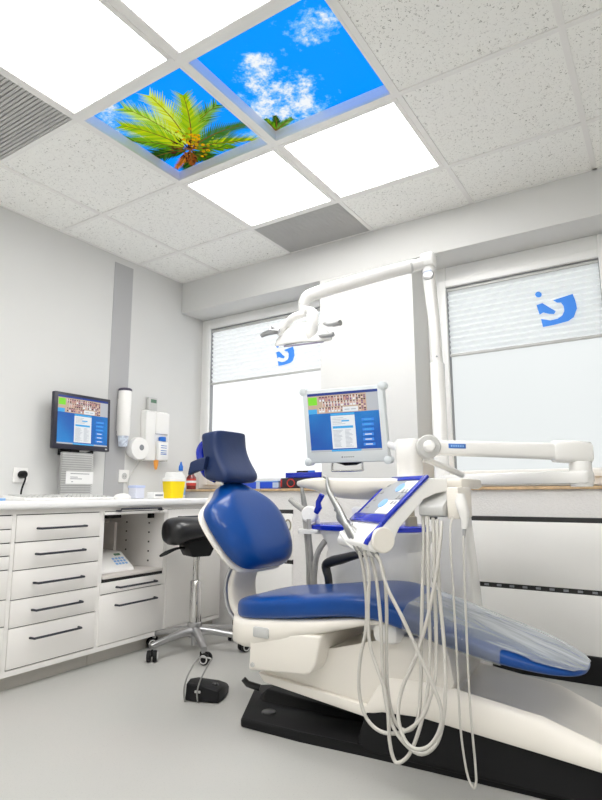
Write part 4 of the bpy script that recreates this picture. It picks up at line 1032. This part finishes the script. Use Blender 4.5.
HOSES = [
[ (2.214,-1.385,0.681),(2.228,-1.386,0.624),(2.237,-1.387,0.530),(2.233,-1.389,0.446),(2.214,-1.390,0.370),(2.206,-1.391,0.278),(2.226,-1.393,0.202),(2.277,-1.394,0.167),(2.348,-1.395,0.180),(2.405,-1.388,0.226),(2.430,-1.374,0.286),(2.442,-1.357,0.343),(2.441,-1.337,0.452),(2.434,-1.314,0.583),(2.428,-1.288,0.721),(2.418,-1.260,0.788) ],
[ (2.242,-1.405,0.684),(2.256,-1.405,0.618),(2.251,-1.406,0.507),(2.254,-1.406,0.416),(2.274,-1.407,0.356),(2.300,-1.407,0.290),(2.310,-1.408,0.223),(2.312,-1.408,0.155),(2.324,-1.409,0.108),(2.342,-1.409,0.102),(2.373,-1.401,0.133),(2.402,-1.388,0.209),(2.420,-1.370,0.300),(2.424,-1.349,0.408),(2.417,-1.325,0.537),(2.412,-1.298,0.722),(2.403,-1.270,0.793) ],
[ (2.256,-1.395,0.679),(2.276,-1.396,0.609),(2.288,-1.397,0.482),(2.291,-1.398,0.356),(2.294,-1.399,0.287),(2.314,-1.400,0.204),(2.355,-1.401,0.154),(2.407,-1.403,0.137),(2.451,-1.395,0.172),(2.470,-1.381,0.245),(2.474,-1.364,0.350),(2.465,-1.343,0.456),(2.450,-1.319,0.576),(2.442,-1.293,0.722),(2.434,-1.265,0.783) ],
[ (2.288,-1.415,0.678),(2.301,-1.417,0.660),(2.323,-1.420,0.588),(2.371,-1.422,0.504),(2.417,-1.424,0.415),(2.456,-1.426,0.338),(2.480,-1.427,0.273),(2.472,-1.428,0.220),(2.441,-1.429,0.174),(2.399,-1.429,0.158),(2.364,-1.422,0.175),(2.342,-1.409,0.229),(2.352,-1.393,0.303),(2.391,-1.374,0.392),(2.427,-1.352,0.516),(2.449,-1.328,0.641),(2.455,-1.303,0.724),(2.451,-1.275,0.779) ],
[ (2.264,-1.375,0.678),(2.292,-1.377,0.627),(2.301,-1.379,0.535),(2.298,-1.381,0.398),(2.299,-1.383,0.283),(2.320,-1.385,0.201),(2.360,-1.387,0.184),(2.391,-1.379,0.221),(2.397,-1.362,0.320),(2.396,-1.341,0.447),(2.395,-1.316,0.580),(2.394,-1.287,0.720),(2.383,-1.255,0.797) ],
]
HL = ['silver handpiece reaching highest, its tip at the narrow end of the tray',
      'handpiece whose hose hangs lowest of the looped hoses, almost to the floor base',
      'handpiece whose hose makes the wide outer loop in front of the chair body',
      'handpiece whose hose crosses itself over the white chair body',
      'handpiece with the shortest, innermost hose loop by the control panel']
TOPS = [(1.973, -1.17, .926), (2.065, -1.25, .805), (2.105, -1.28, .782), (2.150, -1.30, .765), (2.125, -1.29, .775)]
MIDS = [(2.075, -1.265, .810), (2.130, -1.310, .760), (2.165, -1.330, .744), (2.215, -1.350, .728), (2.19, -1.335, .735)]
for i, H in enumerate(HOSES):
    s = V(H[0])
    t = thing('dental_handpiece', HL[i], 'handpiece', tuple(s), 'handpieces in the instrument holder')
    tp, md = V(TOPS[i]), V(MIDS[i])
    bm = NB(); tube(bm, [tp, tp.lerp(md, .35)+V((-.010, 0, -.008)), md, md.lerp(s, .6), s], [.005, .009, .013, .013, .009], n=12, smooth=5); obj('body', bm, M['silver'], t)
    if i < 2:
        bm = NB(); lathe(bm, tp, (-.9, -.1, .35), [(0, .005), (.004, .006), (.014, .006), (.017, .004)], n=10); obj('head', bm, M['silver'], t)
    bm = NB(); tube(bm, [tuple(s+V((-.008, 0, .018)))]+H, .0055, n=10, smooth=5); obj('hose', bm, M['hose'], t)

# syringe with its own thin cord at the right end of the table
t = thing('syringe_handpiece', 'white instrument hanging in the holder at the table end with long thin cord', 'handpiece', (2.517, -1.262, .76))
bm = NB(); loft(bm, [ring((x, -1.262, z), (1, 0, 0), (0, 1, 0), a, b_, b_, 16, 3) for x, z, a, b_ in ((2.513, .866, .010, .014), (2.512, .842, .017, .018), (2.520, .806, .016, .017), (2.521, .785, .011, .011), (2.519, .757, .008, .008))]); obj('body', bm, M['white'], t)
bm = NB(); tube(bm, [(2.519, -1.262, .758), (2.517, -1.266, .730)], [.0062, .004], n=10); obj('strain_relief', bm, M['midgrey'], t)
CORD = [(2.478,-1.20,0.80),(2.478,-1.255,0.785),(2.480,-1.286,0.723),(2.487,-1.300,0.586),(2.493,-1.312,0.366),(2.497,-1.322,0.199),(2.511,-1.328,0.089),(2.527,-1.330,0.052),(2.536,-1.328,0.063),(2.535,-1.322,0.108),(2.525,-1.312,0.268),(2.522,-1.300,0.499),(2.519,-1.282,0.70),(2.517,-1.268,0.735)]
bm = NB(); tube(bm, CORD, .0034, n=8, smooth=5); obj('cord', bm, M['hose'], t)

# ------------------------------------------------------------------ chair side monitor
t = thing('monitor', 'white framed screen standing above the instrument table', 'monitor', (1.885, -.86, 1.0), 'computer screens')
ux = V((.381, .052, 0)); uzn = V((.0, .14, 1)).normalized(); uzn = V((.007, .125, -1)).normalized()*-1
uz = uzn*.333
cn = V((1.882, -.860, 1.166)); o3 = cn-ux*.5-uz*.5
nn = ux.cross(uz).normalized()
bm = NB(); obox(bm, cn-nn*.02, ux, uz, nn, ux.length, uz.length, .04, .008)
for a in (.0, 1.):
    for b_ in (.0, 1.): lathe(bm, o3+ux*(.015+.97*a)+uz*(.018+.964*b_)-nn*.043, nn, [(0, .016), (.002, .018), (.044, .018), (.047, .014)], n=16)
M['scrframe'] = mat('pale_grey_screen_frame', (.66, .70, .72), .35, coat=.2)
obj('housing', bm, M['scrframe'], t)
so = o3+ux*.068+uz*.152
bm = NB(); quad_rects(bm, so, ux*.865, uz*.795, screen_rects(5), .0008); obj('screen', bm, SM, t, smooth=0)
bm = NB()
lg = o3+ux*.5+uz*.075+nn*.0008
obox(bm, lg-ux*.05, ux+uz*.9, uz-ux*.9, nn, .007, .007, .001)
for k in range(5): obox(bm, lg+ux*(-.02+.026*k), ux, uz, nn, .007, .004, .001)
obj('brand_mark', bm, M['ink'], t)
bm = NB(); b0 = o3+ux*.29-nn*.03; b1 = o3+ux*.66-nn*.03; dz = V((0, 0, 1))
tube(bm, [b0, b0-dz*.030, b0-dz*.038+ux*.02, b1-dz*.038-ux*.02, b1-dz*.030, b1], .0045, n=8, smooth=4); obj('handle_bar', bm, M['chrome'], t)
bm = NB(); obox(bm, cn-nn*.05-uz*.30, ux, uz, nn, .12, .10, .03, .01); tube(bm, [cn-uz*.46-nn*.035-ux*.22, cn-uz*.525-nn*.035-ux*.05, cn-uz*.52-nn*.035+ux*.08, cn-uz*.46-nn*.035+ux*.2], .008, n=8)
obj('mount_block', bm, M['black'], t)
bm = NB(); tube(bm, [cn-nn*.06-uz*.25, cn-nn*.09-uz*.25+ux*.3, V((2.10, -.83, 1.065)), V((2.19, -.93, 1.03)), V((2.25, -1.03, 1.01))], .015, n=12, smooth=4); obj('support_tube', bm, M['white'], t)

# ------------------------------------------------------------------ operating light on its mast
t = thing('operating_light', 'white operating lamp on a long jointed arm above the chair', 'lamp', (2.24, -.60, .9))
bm = NB(); lathe(bm, (2.230, -.60, .9), (0, 0, 1), [(0, .036), (.02, .033), (.545, .032), (.552, .028)], n=28); obj('mast', bm, M['whitemetal'], t)
bm = NB(); secs = []
for (x, z, hw) in ((2.230, 1.44, .024), (2.231, 1.46, .024), (2.228, 1.58, .025), (2.221, 1.70, .026), (2.213, 1.80, .028), (2.210, 1.86, .030), (2.210, 1.90, .031), (2.210, 1.925, .024)):
    secs.append(ring((x, -.60, z), (1, 0, 0), (0, 1, 0), hw, hw*.9, hw*.9, 20, 2.4))
loft(bm, secs); obj('upper_mast', bm, M['whitemetal'], t, smooth=60)
bm = NB(); lathe(bm, (2.238, -.624, 1.477), (0, -1, 0), [(0, .004), (.003, .004)], n=10); obj('mast_screw', bm, M['ink'], t)
bm = NB(); lathe(bm, (2.212, -.622, 1.872), (0, -1, 0), [(0, .028), (.006, .026), (.008, .02)], n=20); obj('mast_joint_ring', bm, M['brushed'], t)
bm = NB(); loft(bm, [ring((2.210, -.60, z), (1, 0, 0), (0, 1, 0), hw, hw, hw, 24, 4) for z, hw in ((1.918, .028), (1.923, .034), (1.972, .035), (1.980, .030))]); obj('elbow_cap', bm, M['whitemetal'], t, smooth=50)
bm = NB()
tube(bm, [(2.20, -.60, 1.942), (2.14, -.645, 1.922), (2.02, -.738, 1.876), (1.88, -.845, 1.820), (1.79, -.915, 1.782), (1.745, -.943, 1.758), (1.728, -.95, 1.720)], [.026, .030, .030, .030, .030, .028, .024], n=18, smooth=5)
obj('spring_arm', bm, M['whitemetal'], t)
bm = NB(); lathe(bm, (2.135, -.648, 1.920), (-.74, -.57, -.28), [(-.004, .032), (.006, .032)], n=20); obj('arm_collar', bm, M['lightgrey'], t)
# yoke
bm = NB(); tube(bm, [(1.735, -.95, 1.700), (1.765, -.955, 1.690), (1.800, -.985, 1.665), (1.812, -1.005, 1.61), (1.806, -1.005, 1.555), (1.800, -1.0, 1.530)], [.022, .024, .026, .028, .027, .018], n=16, smooth=5, flat=.75); tube(bm, [(1.728, -.945, 1.725), (1.733, -.95, 1.690)], .024, n=16)
obj('yoke', bm, M['whitemetal'], t)
# lamp head: shallow shell, wider than deep, tipped towards the chair
bm = NB(); secs = []
for x, yc, hw, zt, zb in ((1.588, -.95, .02, 1.562, 1.548), (1.598, -.95, .045, 1.575, 1.546), (1.625, -.95, .065, 1.610, 1.546), (1.67, -.95, .078, 1.640, 1.546), (1.72, -.95, .082, 1.650, 1.545), (1.77, -.95, .080, 1.640, 1.542), (1.815, -.95, .072, 1.610, 1.537), (1.85, -.95, .055, 1.572, 1.532), (1.868, -.95, .02, 1.548, 1.532)):
    zm = zb+.008
    secs.append(ring((x, yc, zm), (0, 1, 0), (0, 0, 1), hw, zt-zm, zm-zb, 28, 2.2))
loft(bm, secs)
def nod(bm):
    for v in bm.verts: v.co.z += (v.co.y+.95)*.30
nod(bm); lh = obj('lamp_head', bm, M['whitemetal'], t, smooth=70, sub=1)
bm = NB(); secs = []
for x, hw in ((1.64, .03), (1.67, .05), (1.73, .058), (1.79, .05), (1.82, .03)):
    z = 1.549-(x-1.56)*.045
    secs.append([V((x, -.95-hw, z)), V((x, -.95+hw, z)), V((x, -.95+hw*.9, z-.008)), V((x, -.95-hw*.9, z-.008))])
M['lens'] = mat('violet_lamp_lens', (.45, .40, .55), .1, coat=.6)
loft(bm, secs); nod(bm); obj('lens', bm, M['lens'], lh)
bm = NB(); tube(bm, [(1.625, -.99, 1.585), (1.66, -1.0, 1.622), (1.71, -1.0, 1.655), (1.765, -.99, 1.665)], [.012, .017, .018, .014], n=12, smooth=5); obj('bow', bm, M['whitemetal'], lh)
for pts_, nm in (([(1.650, -1.0, 1.605), (1.610, -1.01, 1.620), (1.595, -1.02, 1.625)], 0), ([(1.86, -.98, 1.605), (1.89, -1.0, 1.588), (1.93, -1.02, 1.580)], 1)):
    bm = NB(); tube(bm, pts_, .008, n=10, smooth=4)
    if nm == 0: tube(bm, [(1.550, -1.03, 1.585), (1.58, -1.03, 1.593), (1.62, -1.035, 1.592), (1.655, -1.035, 1.590)], [.009, .013, .013, .011], n=12, smooth=3); tube(bm, [(1.595, -1.02, 1.625), (1.595, -1.03, 1.593)], .007, n=8)
    else: tube(bm, [(1.925, -1.02, 1.578), (1.965, -1.03, 1.578)], [.010, .013], n=12); tube(bm, [(1.83, -.99, 1.548), (1.90, -1.0, 1.540), (1.915, -1.0, 1.543)], .010, n=10)
    obj('handle', bm, M['brushed'], t)

# ------------------------------------------------------------------ cuspidor behind the chair
t = thing('cuspidor_unit', 'white spittoon unit with deep blue rimmed top behind the chair seat', 'spittoon', (1.88, -.58, 0))
bm = NB(); loft(bm, [ring((1.89, -.56, z), (1, 0, 0), (0, 1, 0), hw, hd_, hd_, 32, 4) for z, hw, hd_ in ((.0, .20, .13), (.40, .225, .14), (.58, .235, .145), (.61, .225, .14), (.64, .24, .15), (.695, .27, .16))]); obj('body', bm, M['white'], t, smooth=40)
bm = NB(); loft(bm, [ring((1.85, -.575, z), (1, 0, 0), (0, 1, 0), hw, hd_, hd_, 40, 2.6) for z, hw, hd_ in ((.692, .275, .14), (.697, .292, .155), (.716, .292, .155), (.722, .280, .145))]); obj('blue_rim', bm, M['blue'], t, smooth=50)
bm = NB(); box(bm, 1.72, 2.02, -.50, -.42, .60, .80, .012); obj('water_tower', bm, M['whitemetal'], t)
bm = NB(); lathe(bm, (2.085, -.62, .722), (0, 0, 1), [(0, .028), (.04, .026), (.045, .018), (.075, .016), (.08, .011), (.105, .010), (.11, .016), (.125, .014)], n=16); obj('cup_filler', bm, M['brass'], t)

# ------------------------------------------------------------------ assistant's suction holder
t = thing('suction_holder', 'white round holder with grey suction hoses behind the blue backrest', 'suction holder', (1.60, -.65, 0))
bm = NB(); lathe(bm, (1.580, -.655, .765), (.25, -1, .1), [(0, .036), (.004, .040), (.03, .040), (.036, .034)], n=28); lathe(bm, (1.589, -.692, .769), (.25, -1, .1), [(0, .006), (.003, .006)], n=10); obj('holder_disc', bm, M['white'], t)
bm = NB(); loft(bm, [ring((1.587, -.66, z), (1, 0, 0), (0, 1, 0), hw, .05, .05, 20, 4) for z, hw in ((.676, .056), (.680, .060), (.694, .060), (.697, .056))]); tube(bm, [(1.60, -.64, .76), (1.61, -.63, .69)], .014, n=10); tube(bm, [(1.61, -.62, .70), (1.64, -.58, .66), (1.70, -.56, .64)], .020, n=10); obj('holder_arm', bm, M['white'], t)
bm = NB(); tube(bm, [(1.515, -.66, .925), (1.530, -.66, .895), (1.540, -.66, .845), (1.548, -.66, .80)], [.004, .008, .013, .014], n=12, smooth=4); obj('suction_tip', bm, M['silver'], t)
bm = NB(); tube(bm, [(1.475, -.68, .838), (1.505, -.68, .815), (1.545, -.675, .790)], [.013, .013, .015], n=12); obj('suction_nozzle', bm, M['greyhose'], t)
bm = NB(); tube(bm, [(1.618, -.67, .775), (1.635, -.67, .80), (1.632, -.67, .825), (1.655, -.67, .862)], [.014, .017, .013, .014], n=12); obj('blue_handle', bm, M['blue'], t)['label'] = 'blue suction handle'
for pts_, r_ in (([(1.555, -.67, .745), (1.565, -.67, .66), (1.575, -.67, .55), (1.572, -.66, .42), (1.58, -.64, .25), (1.68, -.60, .12)], .013), ([(1.59, -.69, .745), (1.592, -.69, .66), (1.598, -.68, .55), (1.600, -.67, .42), (1.61, -.65, .25), (1.70, -.60, .15)], .011), ([(1.675, -.68, .645), (1.645, -.69, .60), (1.625, -.69, .54), (1.612, -.68, .42), (1.62, -.66, .25), (1.70, -.6, .18)], .014)):
    bm = NB(); tube(bm, pts_, r_, n=12, smooth=6); obj('suction_hose', bm, M['greyhose'], t)

# ------------------------------------------------------------------ world, camera, view
w = bpy.data.worlds.new('daylight'); SC.world = w; w.use_nodes = True
bg = w.node_tree.nodes['Background']; bg.inputs['Color'].default_value = (.85, .93, 1, 1); bg.inputs['Strength'].default_value = 1.
cd = bpy.data.cameras.new('camera'); cam = bpy.data.objects.new('camera', cd); COL.objects.link(cam)
cd.sensor_fit = 'VERTICAL'; cd.sensor_height = 36; cd.lens = 25.386; cd.clip_start = .02
yaw, pit, rol = 0.571081596, 0.163107835, -0.00405274908
F = V((-math.sin(yaw)*math.cos(pit), math.cos(yaw)*math.cos(pit), math.sin(pit))); R0 = V((math.cos(yaw), math.sin(yaw), 0)); U0 = R0.cross(F)
RT = R0*math.cos(rol)+U0*math.sin(rol); UP = -R0*math.sin(rol)+U0*math.cos(rol)
mw = Matrix.Identity(4)
for j in range(3): mw[j][0] = RT[j]; mw[j][1] = UP[j]; mw[j][2] = -F[j]
mw.translation = V((3.0654, -3.0521, .87)); cam.matrix_world = mw
SC.camera = cam
vs = SC.view_settings; vs.view_transform = 'Standard'; vs.look = 'None'; vs.gamma = 1; vs.use_curve_mapping = False; vs.exposure = 0.35
SC.cycles.max_bounces = 10; SC.cycles.diffuse_bounces = 7; SC.cycles.transparent_max_bounces = 8
